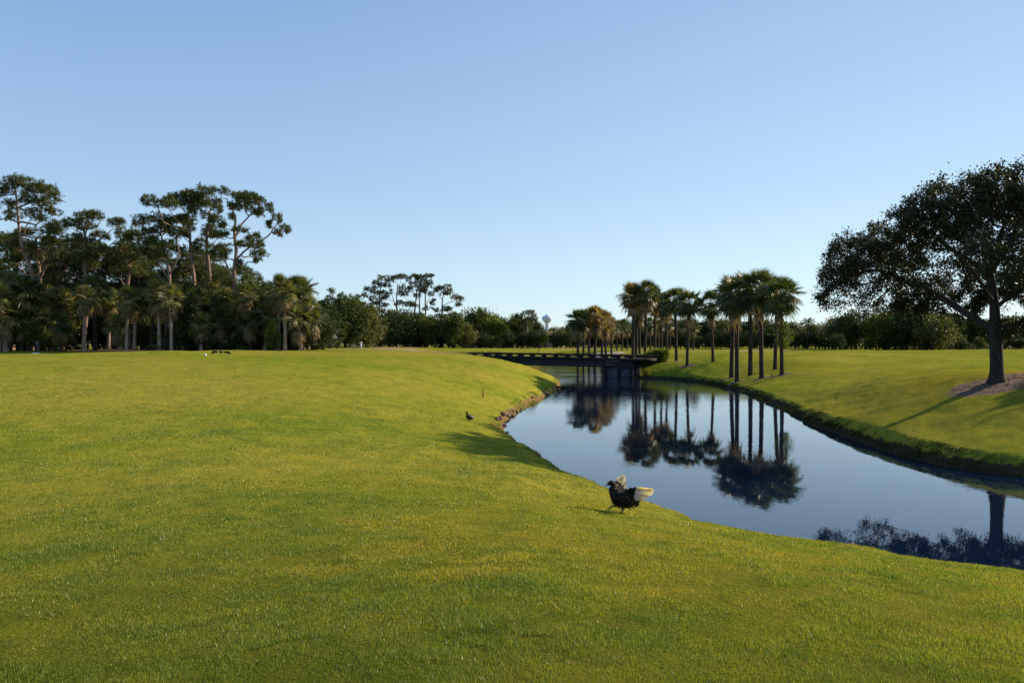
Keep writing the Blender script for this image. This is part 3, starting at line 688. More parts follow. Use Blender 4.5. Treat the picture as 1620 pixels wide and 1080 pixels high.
shade_oak = dup(oak, at(2110, 33.0), 2.4, 0.85); tag(shade_oak, 'unseen second oak added beyond the right edge of the view for shade', 'tree')  # assumed oak out of view, added to cast shade on the right bank
ox, oy, oz = at(1577, 31.0)
tag(draped('mulch_bed', ox+0.9, oy-0.1, 3.1, 1.7, M['mulch'], 3, 0.035, rough=0.012, nr=30, na=140), kind='structure')

# ------------------------------------------------------------------ left pines
G_ = 'tall pines above the woods on the left'
YL = 90
traced_pine([(50, 548), (53, 440), (40, 395), (28, 355), (24, 315), (24, 295)],
            [(28, 288, 22, 8), (55, 297, 18, 8), (82, 304, 16, 7), (103, 318, 8, 8), (0, 300, 18, 9), (-12, 320, 14, 9), (8, 322, 12, 7), (24, 340, 12, 8), (74, 325, 16, 7), (50, 318, 14, 7), (60, 342, 16, 7), (88, 338, 12, 6), (-5, 345, 14, 8)],
            YL, 101, 'tall pine with wide layered crown, leftmost of the left woods', G_, extra=[[(28, 352, 0), (10, 345, .5), (-10, 352, 1)], [(24, 330, 0), (50, 320, -.6), (85, 312, -1.2), (103, 320, -1.5)]])
traced_pine([(58, 548), (62, 470), (57, 420), (50, 392), (60, 376)],
            [(45, 372, 18, 8), (72, 362, 18, 8), (96, 360, 16, 8), (82, 385, 20, 8), (25, 392, 18, 9), (110, 378, 12, 10), (98, 400, 18, 8), (60, 402, 16, 8), (20, 410, 18, 8), (10, 380, 14, 8)],
            YL+4, 102, 'lower pine with pale forked trunk just right of the leftmost tall pine', G_, extra=[[(50, 392, 0), (62, 372, .6), (72, 366, 1)]])
traced_pine([(131, 548), (136, 470), (135, 410), (133, 370), (128, 350)],
            [(126, 342, 12, 7), (150, 343, 16, 6), (170, 349, 14, 7), (178, 364, 9, 7), (112, 355, 12, 8), (142, 360, 16, 7), (112, 376, 14, 8), (158, 372, 12, 6), (140, 385, 14, 7), (118, 396, 16, 8), (160, 396, 16, 7), (138, 408, 16, 7), (100, 412, 14, 8)],
            YL+2, 103, 'round topped dark pine standing in the dip left of the main pine cluster', G_)
traced_pine([(205, 548), (200, 470), (205, 420), (208, 390)],
            [(210, 370, 12, 7), (222, 380, 14, 8), (196, 384, 14, 8), (180, 396, 14, 8), (205, 398, 20, 9), (186, 414, 18, 8), (215, 414, 16, 8), (170, 410, 12, 8), (200, 428, 20, 7)],
            YL+3, 104, 'short bushy pine between the round topped pine and the main cluster', G_)
traced_pine([(262, 548), (268, 440), (258, 400), (252, 372)],
            [(250, 348, 18, 8), (236, 354, 14, 8), (268, 352, 14, 7), (256, 364, 16, 6), (232, 370, 13, 8), (280, 370, 12, 7), (244, 384, 14, 6), (228, 394, 12, 7), (268, 388, 14, 6), (248, 402, 16, 6), (284, 396, 11, 6)],
            YL-1, 105, 'many limbed pine on the left shoulder of the main cluster', G_, extra=[[(266, 440, 0), (246, 410, .8), (240, 392, 1)], [(267, 436, 0), (280, 410, -.6), (284, 396, -1)]])
traced_pine([(308, 548), (306, 450), (301, 400), (299, 360), (297, 330)],
            [(296, 307, 20, 6), (276, 314, 16, 6), (260, 325, 12, 6), (312, 312, 12, 6), (300, 321, 20, 6), (280, 332, 18, 7), (310, 336, 12, 6), (292, 346, 16, 6), (270, 342, 12, 5), (310, 362, 10, 6), (290, 372, 10, 5)],
            YL, 106, 'tall straight pine with flat top, left of the two close trunks', G_)
traced_pine([(333, 548), (331, 440), (329, 390), (330, 350), (331, 325)],
            [(330, 307, 14, 7), (340, 318, 8, 5), (346, 333, 9, 6), (326, 324, 12, 6), (320, 340, 10, 6), (340, 347, 10, 5), (334, 362, 14, 6), (316, 368, 10, 6), (346, 374, 9, 6), (322, 386, 12, 6), (340, 392, 10, 5), (310, 392, 9, 5)],
            YL+1, 107, 'slender tall pine between the flat topped pine and the leaning branched pine', G_)
traced_pine([(366, 548), (368, 470), (370, 430), (371, 398), (372, 371), (371, 345), (363, 324)],
            [(360, 308, 9, 6), (375, 309, 14, 6), (394, 313, 16, 6), (410, 320, 14, 6), (421, 329, 9, 6), (386, 325, 16, 6), (404, 335, 11, 5), (368, 327, 8, 5), (362, 342, 7, 5),
             (442, 349, 8, 6), (453, 363, 8, 5), (439, 367, 7, 4), (431, 357, 5, 4), (416, 390, 12, 6), (404, 399, 12, 6), (402, 376, 10, 5), (384, 367, 9, 5), (379, 386, 12, 6), (408, 410, 7, 4), (380, 418, 8, 6), (352, 392, 12, 6), (345, 402, 10, 5), (360, 404, 9, 5), (354, 372, 9, 5), (350, 358, 8, 5)],
            YL-2, 108, 'tall pine with long bare limb reaching right, rightmost of the left group', G_, r0=0.27,
            extra=[[(372, 376, 0), (380, 358, .3), (391, 345, .6), (402, 334, .8), (412, 326, 1)], [(374, 410, 0), (388, 396, -.4), (404, 386, -.8), (424, 373, -1.2), (432, 362, -1.4), (440, 352, -1.5)],
                   [(369, 444, 0), (358, 418, .5), (350, 404, .8), (344, 398, 1)], [(430, 368, -1.2), (446, 366, -1.3)]])
rp_ = [random_pine(151, 14), random_pine(152, 13)]
for q, (px, Y, top) in enumerate([(-45, 100, 330), (14, 104, 372), (84, 99, 392), (108, 106, 380), (158, 101, 398), (188, 104, 392), (224, 100, 404), (244, 107, 385), (282, 103, 402), (318, 108, 398), (345, 101, 418), (384, 104, 424)]):
    x, y, z = at(px, Y); s_ = (EYE-(top-HOR)/F*Y-z)/(14 if q % 2 == 0 else 13)
    o = rp_[q] if q < 2 else dup(rp_[q % 2], (x, y, z), q*1.9)
    o.location = (x, y, z); o.rotation_euler = (0, 0, q*1.9); o.scale = (s_*.95, s_*.95, s_)
    tag(o, 'lower bushy pine, %s behind the front pines of left woods' % ordw(q), 'tree', 'lower pines filling the left woods')
# ------------------------------------------------------------------ middle distance pines
G_ = 'slender pines behind the fairway'
YM = 195
for (tr, cl, lab, ex) in [
    ([(531, 546), (530, 500), (531, 475)], [(528, 462, 6, 4), (538, 468, 7, 4), (520, 472, 8, 4), (534, 478, 9, 4), (545, 475, 6, 4), (512, 480, 7, 4), (526, 487, 10, 4)], 'lone small pine just right of the left woods', []),
    ([(572, 546), (570, 500), (568, 478)], [(566, 470, 5, 3), (577, 467, 6, 4), (562, 480, 7, 4), (574, 482, 8, 4), (583, 488, 7, 4)], 'low thin pine left of the slender pine cluster', []),
    ([(600, 546), (601, 516), (600, 481), (602, 455)], [(604, 441, 7, 4), (598, 449, 8, 4), (606, 452, 6, 4), (584, 459, 7, 4), (592, 457, 6, 4), (598, 464, 9, 4), (588, 472, 7, 4), (602, 474, 7, 4), (595, 481, 8, 3), (607, 484, 7, 4), (598, 491, 9, 4)], 'leftmost dense pine of the slender cluster', []),
    ([(627, 546), (628, 500), (628, 473), (629, 450)], [(617, 443, 7, 5), (625, 440, 6, 3), (635, 438, 10, 4), (644, 441, 5, 3), (613, 451, 6, 4), (635, 455, 6, 5), (619, 463, 6, 4), (612, 470, 6, 3), (633, 462, 5, 3)], 'forked pine with open sky on both sides of its trunk', [[(628, 490, 0), (622, 472, .6), (617, 455, 1)]]),
    ([(655, 546), (656, 500), (659, 468), (660, 450)], [(651, 452, 7, 5), (640, 465, 7, 4), (648, 459, 6, 4), (659, 444, 7, 4), (655, 437, 7, 3), (664, 460, 6, 4), (648, 482, 10, 4), (636, 480, 8, 3)], 'pine with left hanging pads in the middle of the slender cluster', []),
    ([(664, 546), (664, 500), (664, 473), (667, 445)], [(664, 438, 9, 3), (670, 446, 7, 4), (662, 452, 6, 4), (671, 458, 6, 4), (660, 468, 6, 3)], 'thin pine pressed close beside the rightmost pine of the cluster', []),
    ([(674, 546), (673, 500), (673, 460), (675, 440)], [(677, 437, 8, 3), (681, 445, 5, 3), (675, 452, 8, 4), (671, 461, 6, 3), (683, 466, 5, 3), (684, 480, 4, 2.5), (687, 476, 4, 2.5), (673, 488, 4, 3)], 'pine with small low tufts on the right edge of the cluster', []),
    ([(697, 548), (699, 500), (700, 474), (703, 462)], [(697, 457, 9, 4), (707, 455, 7, 4), (712, 463, 6, 4), (702, 465, 7, 3), (690, 461, 5, 3), (721, 470, 7, 3.5), (730, 475, 6, 4), (725, 482, 6, 3), (690, 491, 6, 3), (707, 489, 9, 3.5), (715, 497, 7, 3), (697, 500, 8, 3)], 'isolated flat topped pine standing right of the slender cluster', [[(700, 484, 0), (712, 478, -.5), (724, 476, -1)]]),
    ([(835, 547), (834, 515), (836, 502)], [(838, 494, 7, 3), (829, 496, 5, 3), (845, 500, 5, 3), (822, 502, 5, 3), (835, 506, 8, 3), (847, 508, 4, 3), (826, 511, 7, 3)], 'small airy pine left of the water tower', [])]:
    traced_pine(tr, cl, YM if tr[0][0] > 560 else 150, 200+tr[0][0], lab, G_, r0=0.26, extra=ex, dens=0.9)

# ------------------------------------------------------------------ palms on the right bank
pal = [sabal(301, 8.5, 40, dead=2, size=1.12), sabal(302, 8.5, 36, dead=5, size=1.15), sabal(303, 8.5, 42, dead=1, size=1.1)]
used = set()
def put_palm(px, Y, top_py, k, label, group, lib=None, rz=0.0, name=None):
    lib = lib or pal; src = lib[k]
    x, y, z = at(px, Y); H = EYE-(top_py-HOR)/F*Y - z; s = H/src['H']
    key = (id(lib), k)
    if key not in used: used.add(key); o = src; o.location = (x, y, z); o.rotation_euler = (0, 0, rz); o.scale = (max(0.8, min(1.15, s)),)*2+(s,)
    else: o = dup(src, (x, y, z), rz); o.scale = (max(0.8, min(1.15, s)),)*2+(s,)
    o.rotation_euler = (R(1.0*math.sin(px*1.7)), R(0.8*math.sin(px*2.9+1)), rz)
    tag(o, label, 'palm tree', group); return o
for p in pal: p['H'] = 8.5
GP = 'tall sabal palms on the right bank'
vinep = sabal(304, 8.5, 40, dead=3, size=1.15, vine=True); vinep['H'] = 8.5; pal.append(vinep)
for (px, Y, top, k, rz, lab) in [
    (1157, 71, 432, 1, 0.3, 'palm with slim trunk crossing its neighbour, left trunk of the crossed pair'),
    (1166, 67, 436, 0, 1.9, 'palm forming the right trunk of the crossed pair'),
    (1187, 70, 426, 2, 0.8, 'straight palm between the crossed pair and the tallest dark palm'),
    (1205, 65, 424, 1, 3.1, 'tall dark palm standing third from the right in the near row'),
    (1226, 71, 434, 0, 4.0, 'palm half hidden behind the vine covered palm'),
    (1237, 63, 437, 3, 0.4, 'palm with bright vine on its trunk, rightmost of the near row'),
    (1128, 84, 458, 1, 5.0, 'lone thin palm left of the near row with sky around its head'),
    (1070, 90, 453, 2, 2.2, 'left palm of the pair near the ornamental grass'),
    (1087, 85, 457, 0, 2.9, 'right palm of the pair near the ornamental grass, in a dark bed')]:
    put_palm(px, Y, top, k, lab, GP, rz=rz)
for (px, Y) in [(1087, 85), (1237, 63), (1205, 65), (1166, 67), (1157, 71), (1070, 90)]:
    x, y, z = at(px, Y); tag(draped('soil_patch', x, y, 0.9, 0.8, M['mulch'], int(px), 0.03, rough=0.008), kind='structure')
# palms behind the bridge
gold = [sabal(311, 9, 40, leafmat='palm_gold', dead=4, size=1.05), sabal(312, 9, 40, leafmat='palm_leaf', dead=8, size=1.0), sabal(313, 9, 40, leafmat='palm_gold', dead=10, size=1.0)]
for p in gold: p['H'] = 9
GB = 'palms beyond the bridge'
for (px, Y, top, k, rz, lab) in [
    (1001, 100, 444, 0, 0.2, 'golden leaved palm, leftmost of the tall clump behind the ornamental grass'),
    (1006, 104, 448, 1, 1.2, 'palm right behind the golden leaved palm'),
    (1020, 99, 441, 1, 2.4, 'tallest green palm of the clump behind the ornamental grass'),
    (1036, 103, 452, 1, 3.3, 'green palm just right of the tallest palm in the clump'),
    (1047, 106, 463, 1, 4.4, 'shaggy palm with hanging fronds in the clump'),
    (1055, 101, 470, 1, 5.1, 'short shaggy palm at the right end of the clump'),
    (1012, 112, 470, 1, 0.4, 'short palm behind the golden leaved palm'),
    (914, 118, 488, 1, 0.7, 'green palm, leftmost behind the bridge deck'),
    (923, 128, 490, 1, 5.7, 'thin trunk palm second behind the bridge deck'),
    (932, 130, 486, 0, 1.7, 'thin trunk golden palm third behind the bridge deck'),
    (941, 117, 482, 2, 2.7, 'thick trunked golden palm in the middle behind the bridge deck'),
    (952, 124, 489, 2, 3.9, 'leaning golden palm behind the bridge deck'),
    (959, 120, 492, 2, 4.8, 'golden palm, right one of the leaning pair behind the bridge deck'),
    (968, 136, 500, 1, 5.9, 'small palm right of the leaning golden pair')]:
    put_palm(px, Y, top, k, lab, GB, lib=gold, rz=rz)
# farther small palms right of it
smallp = [sabal(321, 7, 30, dead=6, size=1.05)]; smallp[0]['H'] = 7
for q, px in enumerate([976, 984, 992, 1029, 1042, 1060, 1097]):
    put_palm(px, 158+6*(q % 3), 508-4*(q % 2)-(3 if px > 1020 else 0), 0, 'small distant palm, %s behind the palm clumps' % ordw(q), 'distant palms behind the clumps', lib=smallp, rz=q*1.3)

# ------------------------------------------------------------------ left woods understory: shaggy palms, shrubs
shag = [sabal(331, 8, 38, dead=26, size=1.05, trunk_r=0.2, leafmat='palm_olive', bark='palm_bark_pale'), sabal(332, 8, 34, dead=16, size=1.1, trunk_r=0.19, leafmat='palm_olive', bark='palm_bark_pale'), sabal(333, 8, 40, dead=34, size=1.0, trunk_r=0.22, leafmat='palm_olive', bark='palm_bark_pale'), sabal(334, 8, 36, dead=8, size=1.15)]
for p in shag: p['H'] = 8
GS = 'shaggy palms fronting the left woods'
spec = [(-28, 84, 430), (-2, 82, 440), (20, 90, 425), (45, 84, 432), (70, 86, 447), (100, 88, 452), (133, 84, 450), (150, 87, 432), (172, 90, 455), (200, 83, 450), (212, 84, 455), (240, 85, 435), (252, 83, 440), (271, 82, 448), (292, 88, 450), (318, 84, 452),
        (338, 90, 445), (362, 86, 455), (384, 84, 447), (402, 88, 440), (420, 92, 445), (441, 83, 432), (451, 82, 440), (466, 84, 434), (480, 87, 436), (488, 84, 470)]
for q, (px, Y, top) in enumerate(spec):
    put_palm(px, Y, top, q % 4, 'shaggy palm, %s along the front of the left woods' % ordw(q), GS, lib=shag, rz=q*2.1)
shr = [broadleaf(401, 4.2, 4.6, 'leaf_dark', base=0.02, n=6000, leaf=0.24, name='shrub', multi=3), broadleaf(402, 5, 5, 'leaf_dark', base=0.02, n=6500, leaf=0.26, name='shrub', multi=3), broadleaf(403, 3.4, 4, 'leaf_mid', base=0.02, n=5000, leaf=0.2, name='shrub', multi=3)]
shr_used = set()
short = [sabal(335, 4.6, 30, dead=14, size=1.0, trunk_r=0.2, leafmat='palm_olive', bark='palm_bark_pale'), sabal(336, 5.2, 32, dead=22, size=1.05, trunk_r=0.2)]
short[0]['H'] = 4.6; short[1]['H'] = 5.2
for q, (px, top) in enumerate([(8, 470), (34, 488), (62, 480), (95, 490), (190, 492), (300, 476), (318, 492), (348, 484), (378, 478), (396, 490), (420, 474), (460, 480), (476, 478), (497, 482)]):
    put_palm(px, 82.5+(q % 3), top, q % 2, 'short shaggy palm, %s in front of the left woods' % ordw(q), 'short shaggy palms before the left woods', lib=short, rz=q*1.7)
lt = [broadleaf(471, 7.5, 6.5, 'leaf_olive', base=0.05, n=9000, leaf=0.24, open_=0.3), broadleaf(472, 8.5, 6, 'leaf_mid', base=0.05, n=9000, leaf=0.24, open_=0.2)]
for q, (px, Y, s_) in enumerate([(-20, 86, 1.0), (28, 85, 1.0), (72, 87, 1.05), (310, 88, 1.0), (345, 87, 1.02), (378, 89, 1.08), (408, 88, 1.0), (468, 88, .92), (498, 86, .62)]):
    src = lt[q % 2]; p_ = at(px, Y)
    if q < 2: o = src; o.location = p_; o.scale = (s_,)*3
    else: o = dup(src, p_, q*1.3, s_)
    tag(o, 'leafy %s tree among the left front palms%s' % (['olive', 'mid green'][q % 2], ', ' + ordw(q)), 'tree', 'leafy trees among the front palms')
def put(lib, used_, k, px, Y, s, label, cat, group, rz=0.0, dz=0.0, sz=None):
    x, y, z = at(px, Y, dz)
    if k not in used_: used_.add(k); o = lib[k]; o.location = (x, y, z); o.rotation_euler = (0, 0, rz); o.scale = (s, s, sz or s)
    else: o = dup(lib[k], (x, y, z), rz, s, sz)
    tag(o, label, cat, group); return o
gg = rng(500)
xs = np.linspace(-60, 500, 26)
for q, px in enumerate(xs):
    put(shr, shr_used, q % 3, px+gg.uniform(-8, 8), 93+gg.uniform(0, 6), gg.uniform(0.85, 1.3), 'dark shrub, %s deep inside the left woods' % ordw(q), 'shrub', 'dark shrubs inside the left woods', q*1.1)
for q, px in enumerate(np.linspace(-80, 500, 24)):
    put(shr, shr_used, q % 2, px, 112+gg.uniform(0, 5), 1.45, 'tall dark shrub, %s closing the back of left woods' % ordw(q), 'shrub', 'shrubs closing the back of the left woods', q*1.1)
for q, px in enumerate([-20, 10, 38, 62, 90, 306, 322, 345, 372, 396, 412, 430, 468, 488, 502]):
    put(shr, shr_used, 2 if q % 3 == 0 else q % 2, px, 84.5+gg.uniform(-1, 2), gg.uniform(0.7, 1.05), 'leafy shrub, %s at the grass edge of the left woods' % ordw(q), 'shrub', 'shrubs along the front of the left woods', q*1.7)
pmt = [palmetto(451), palmetto(452, 3.6, 2.6, 30)]; pmt_used = set()
for q, px in enumerate([102, 285, 330, 350, 392, 425, 458, 478, 500, 512]):
    put(pmt, pmt_used, q % 2, px, 84.2+gg.uniform(-1, 1.5), gg.uniform(0.8, 1.25), 'low palmetto clump, %s at the left woods foot' % ordw(q), 'bush', 'palmettos at the foot of the left woods', q*2.3)
vn = broadleaf(461, 3.4, 1.7, 'leaf_bright', base=0.0, n=2500, leaf=0.16, name='vine_bush', multi=2)
vn.location = at(432, 81.5); tag(vn, 'bright yellow green creeper mound at the foot of the left woods', 'bush')
# trees behind the left woods
bt = [broadleaf(411, 11, 9, 'leaf_dark', base=0.15, n=11000, leaf=0.32), broadleaf(412, 10, 8, 'leaf_mid', base=0.12, n=10000, leaf=0.32), broadleaf(413, 9, 8, 'leaf_dark', base=0.10, n=10000, leaf=0.3, open_=0.4)]
bt_used = set()
for q, px in enumerate(np.linspace(-90, 470, 17)):
    put(bt, bt_used, q % 3, px, 103+gg.uniform(0, 10), gg.uniform(0.75, 0.95), 'dark leafy tree, %s at the back of the left woods' % ordw(q), 'tree', 'leafy trees at the back of the left woods', q*0.9)

# ------------------------------------------------------------------ middle belt and far belt of trees
far = [broadleaf(421, 8, 9, 'leaf_dark', base=0.0, n=9000, leaf=0.42, multi=2), broadleaf(422, 8, 8, 'leaf_mid', base=0.0, n=9000, leaf=0.42, multi=2), broadleaf(423, 8, 10, 'leaf_olive', base=0.0, n=9000, leaf=0.42, multi=2),
       broadleaf(424, 8, 7, 'leaf_bright', base=0.0, n=8000, leaf=0.4, multi=2), broadleaf(425, 8, 9, 'leaf_dark', base=0.0, n=8000, leaf=0.4, open_=0.6, K=30)]
far_used = set()
def belt(specs, label, group, Hm=8.0):
    for q, (px, Y, top, k) in enumerate(sorted(specs)):
        x, y, z = at(px, Y); H = EYE-(top+gg.uniform(-4, 2)-HOR)/F*Y-z; s = 1.17*H/Hm
        put(far, far_used, k, px, Y, s*gg.uniform(0.95, 1.1), label % ordw(q), 'tree', group, rz=q*1.9, sz=s)
belt([(520, 150, 486, 1), (548, 150, 480, 1), (566, 152, 486, 2), (535, 155, 478, 0), (583, 165, 492, 0)], 'full leafy tree, %s beside the left woods gap', 'leafy trees beyond the left woods')
belt([(600, 190, 505, 0), (615, 200, 500, 1), (632, 185, 498, 0), (646, 190, 502, 2), (660, 195, 500, 0), (676, 186, 505, 1), (690, 190, 510, 3), (705, 188, 505, 0), (718, 184, 503, 1), (730, 186, 512, 2)],
     'leafy tree, %s under the slender pines', 'leafy trees under the slender pines')
belt([(744, 205, 503, 0), (757, 200, 500, 1), (768, 215, 505, 2), (782, 195, 508, 3), (795, 205, 510, 1), (806, 210, 513, 0), (820, 205, 507, 1), (834, 215, 506, 4), (850, 235, 517, 0), (868, 260, 528, 1), (884, 215, 522, 2), (898, 220, 518, 0), (912, 225, 516, 1), (935, 230, 518, 0), (955, 228, 512, 2), (972, 235, 516, 0), (990, 230, 512, 1), (1010, 225, 510, 0), (1030, 228, 512, 2)],
     'leafy tree, %s in the belt behind the bridge', 'leafy trees behind the bridge')
belt([(1048, 220, 512, 0), (1066, 222, 514, 1), (1085, 218, 510, 2), (1104, 215, 514, 0), (1122, 214, 508, 4), (1140, 212, 513, 1), (1158, 215, 511, 0), (1176, 212, 514, 2), (1195, 210, 509, 0), (1214, 208, 512, 1), (1232, 205, 516, 0), (1250, 205, 519, 2), (1268, 200, 519, 0), (1290, 185, 517, 1), (1310, 180, 515, 0)],
     'leafy tree, %s in the belt behind the tall palms', 'leafy trees behind the tall palms')
belt([(1330, 165, 512, 2), (1347, 140, 499, 0), (1372, 160, 508, 1), (1392, 135, 500, 3), (1415, 150, 494, 0), (1440, 135, 486, 0), (1462, 150, 492, 0), (1482, 130, 505, 2), (1500, 150, 505, 1), (1522, 160, 510, 0), (1545, 150, 508, 1), (1570, 158, 505, 0), (1592, 150, 510, 1), (1615, 155, 505, 0), (1640, 150, 508, 0)],
     'leafy tree, %s in the belt behind the big oak', 'leafy trees behind the big oak')
fp = feather_palm(431, 9)
x, y, z = at(1277, 178); fp.location = (x, y, z); fp.scale = (.9, .9, (EYE-(501-HOR)/F*178-z)/9); tag(fp, 'feather leaved palm poking above the far trees right of the tall palms', 'palm tree')
fp2 = dup(fp, at(1322, 176), 1.5); fp2.scale = (0.8, 0.8, 0.75); tag(fp2, 'smaller feather leaved palm left of the rounded tree under the oak', 'palm tree')
fp3 = dup(fp, at(757, 196), 2.5); fp3.scale = (0.9, 0.9, 0.98); tag(fp3, 'feather leaved palm above the trees left of the water tower', 'palm tree')
# low shrubs along the fairway edge behind the bridge
for q, (px, Y, s, k) in enumerate([(742, 190, 1.0, 0), (760, 188, 0.9, 1), (778, 186, .8, 2), (788, 186, .8, 2), (803, 188, 1.0, 0), (828, 190, 0.9, 1), (842, 185, 1.0, 0), (853, 184, .95, 1), (880, 196, .9, 0), (893, 196, .9, 1), (906, 198, .9, 0)]):
    put(shr, shr_used, k, px, Y, s, 'rounded shrub, %s on the fairway edge behind the bridge' % ordw(q), 'shrub', 'shrubs along the fairway edge', q)
for q, px in enumerate(np.linspace(1040, 1660, 26)):
    put(shr, shr_used, q % 2, px, (205 if px < 1300 else 168)+gg.uniform(0, 12), gg.uniform(1.1, 1.5), 'dark hedge like shrub, %s between the right belt trunks' % ordw(q), 'shrub', 'shrubs between the right belt trunks', q*.7)
for q, px in enumerate([1055, 1080, 1105, 1135, 1160, 1190, 1215, 1245, 1275, 1300, 1325, 1375, 1400, 1425, 1465, 1490, 1520, 1550, 1580, 1610, 1640]):
    put(shr, shr_used, q % 3 if q % 4 else 0, px, 180 if px < 1320 else 128+gg.uniform(0, 8), gg.uniform(0.8, 1.15) if px < 1320 else gg.uniform(.45, .7), 'low dark shrub, %s below the right hand tree belt' % ordw(q), 'shrub', 'shrubs at the foot of the right hand belt', q)
# far-off woods all round: one mass
def far_woods():
    g = rng(600); G = Geo(); n = 26000
    a = g.uniform(0, 2*np.pi, n); r = 300+g.uniform(0, 1, n)**1.5*120
    X, Y = r*np.sin(a), r*np.cos(a); top = 7.5+2.2*vnoise(a*40, 3)+1.0*vnoise(a*160, 9)
    Z = 2.3+g.uniform(0, 1, n)**0.8*top*g.uniform(0.85, 1, n)
    G.leaves(np.stack([X, Y, Z], -1), 2.4, g, aspect=0.7)
    tag(G.obj('far_woods', M['leaf_dark']), 'far off dark woods closing the horizon', 'woods', kind='stuff')
far_woods()

# ------------------------------------------------------------------ bridge
def bridge():
    xl, yl, xr, yr = -4.6, 92.0, 12.9, 85.5
    zt_l, zt_r = EYE-(557.5-HOR)/F*yl, EYE-(561.5-HOR)/F*yr
    root = empty('footbridge', (xl, yl, zt_l-0.9)); o = np.array([xl, yl, zt_l-0.9]); tag(root, 'dark low timber bridge with openings under its rail crossing the canal', 'bridge')
    u = np.array([xr-xl, yr-yl, zt_r-zt_l]); L = np.linalg.norm(u[:2]); rz = math.atan2(u[1], u[0]); un = u/L; nrm = np.array([-math.sin(rz), math.cos(rz), 0])
    def P(s, d, z): return un*s+nrm*d+np.array([0, 0, 0.9+z])      # z relative to the rail top, d depth
    def beam(G, s0, s1, d, z0, z1, th):
        a, b_ = P(s0, d, 0), P(s1, d, 0); V = []
        for q in (a, b_):
            for dd, zz in ((-th/2, z0), (th/2, z0), (th/2, z1), (-th/2, z1)): V.append(q+nrm*dd+np.array([0, 0, zz]))
        G.add(V, None, [[0, 3, 2, 1], [4, 5, 6, 7], [0, 1, 5, 4], [1, 2, 6, 5], [2, 3, 7, 6], [3, 0, 4, 7]])
    W = 4.2
    for d, nm in ((0, 'rail'), (W, 'rail')):
        G = Geo(); beam(G, -0.3, L+1.6, d, -0.16, 0, 0.22); G.obj(nm, M['wood_dark'], root)
    for d in (0, W):
        for k in range(14):
            G = Geo(); s = 0.2+k*1.36; beam(G, s, s+0.52, d, -0.36, -0.162, 0.20); G.obj('rail_block', M['wood_dark'], root)
    G = Geo(); beam(G, -0.3, L+1.4, W/2, -0.62, -0.362, W+0.5); G.obj('deck', M['wood_dark'], root)
    for d in (0.15, W-0.15):
        G = Geo(); beam(G, 1.0, L-0.4, d-0.1, -0.98, -0.622, 0.30); beam(G, 1.0, L-0.4, d-0.14, -1.30, -0.982, 0.26); G.obj('girder', M['girder'], root)
    for s in (1.8, 4.6, 15.3, 16.9, 18.2):
        for d in (0.2, W-0.2):
            G = Geo(); a = P(s, d-(0.22 if s > 12 else 0), -1.0); G.tube([a+[0, 0, 0.3], a+[0, 0, -4.0]], [0.17, 0.17], 10); G.obj('pile', M['wood_dark'], root)
    G = Geo(); beam(G, 15.3, 18.4, 0.25, -3.2, -1.0, 0.12); G.obj('abutment_panel', M['panel'], root)
    G = Geo(); beam(G, 15.2, 19.0, 0.6, -3.3, -0.99, 0.3); beam(G, 15.2, 15.5, 2.4, -3.3, -0.99, 3.28); G.obj('abutment', M['wood_dark'], root)
    G = Geo(); beam(G, 0.2, 4.6, 0.6, -3.2, -0.985, 0.3); G.obj('abutment', M['wood_dark'], root)
bridge()
# small timber jetty stub on the left bank
G = Geo(); jx, jy = wpt(893, 614.5); root = empty('jetty', (jx, jy, 0)); tag(root, 'small dark timber jetty stub at the left bank before the bridge', 'jetty')
G.box((0, 0, 0.13), (1.7, 0.9, 0.1)); G.obj('deck', M['wood_dark'], root)
for a, b_ in ((-.7, -.35), (.7, -.35), (.7, .35)):
    G = Geo(); G.tube([(a, b_, -.8), (a, b_, .2)], [.06, .06], 8); G.obj('post', M['wood_dark'], root)

# ------------------------------------------------------------------ water tower, houses
def lathe(G, prof, seg=32, o=(0, 0, 0)):
    a = np.linspace(0, 2*np.pi, seg, endpoint=False); P = np.array(prof)
    V = np.stack([P[:, 0][:, None]*np.cos(a), P[:, 0][:, None]*np.sin(a), np.repeat(P[:, 1][:, None], seg, 1)], -1).reshape(-1, 3)+np.array(o)
    i = np.arange(len(P)-1)[:, None]*seg; j = np.arange(seg)[None, :]; k = (j+1) % seg
    G.add(V, None, np.stack([i+j, i+k, i+seg+k, i+seg+j], -1).reshape(-1, 4))
Yt = 1500; sc = Yt/F; x = (865.5-810)/F*Yt; zt = EYE+(HOR-497.5)*sc
root = empty('water_tower', (x, Yt, 2)); tag(root, 'pale blue bulbous water tower rising behind the far trees', 'water tower')
G = Geo(); h = zt-2
lathe(G, [(0.01, h), (1.0, h-.3), (5*sc*.6, h-1.6), (7.4*sc, h-3.6*sc*.6-1), (8.1*sc, h-5*sc), (8.2*sc, h-7.5*sc), (7.4*sc, h-9*sc), (4.6*sc, h-12*sc), (3.6*sc, h-13*sc)]); G.obj('tank', M['tower'], root, True)
G = Geo(); lathe(G, [(3.6*sc, h-13*sc), (3.1*sc, h-15*sc), (3.1*sc, 6), (5*sc, 0)]); G.obj('shaft', M['tower'], root, True)
G = Geo(); lathe(G, [(1.3, h-0.6), (1.3, h+0.8), (0.6, h+1.4), (.01, h+1.5)], 12); G.obj('vent_cap', M['tower'], root)

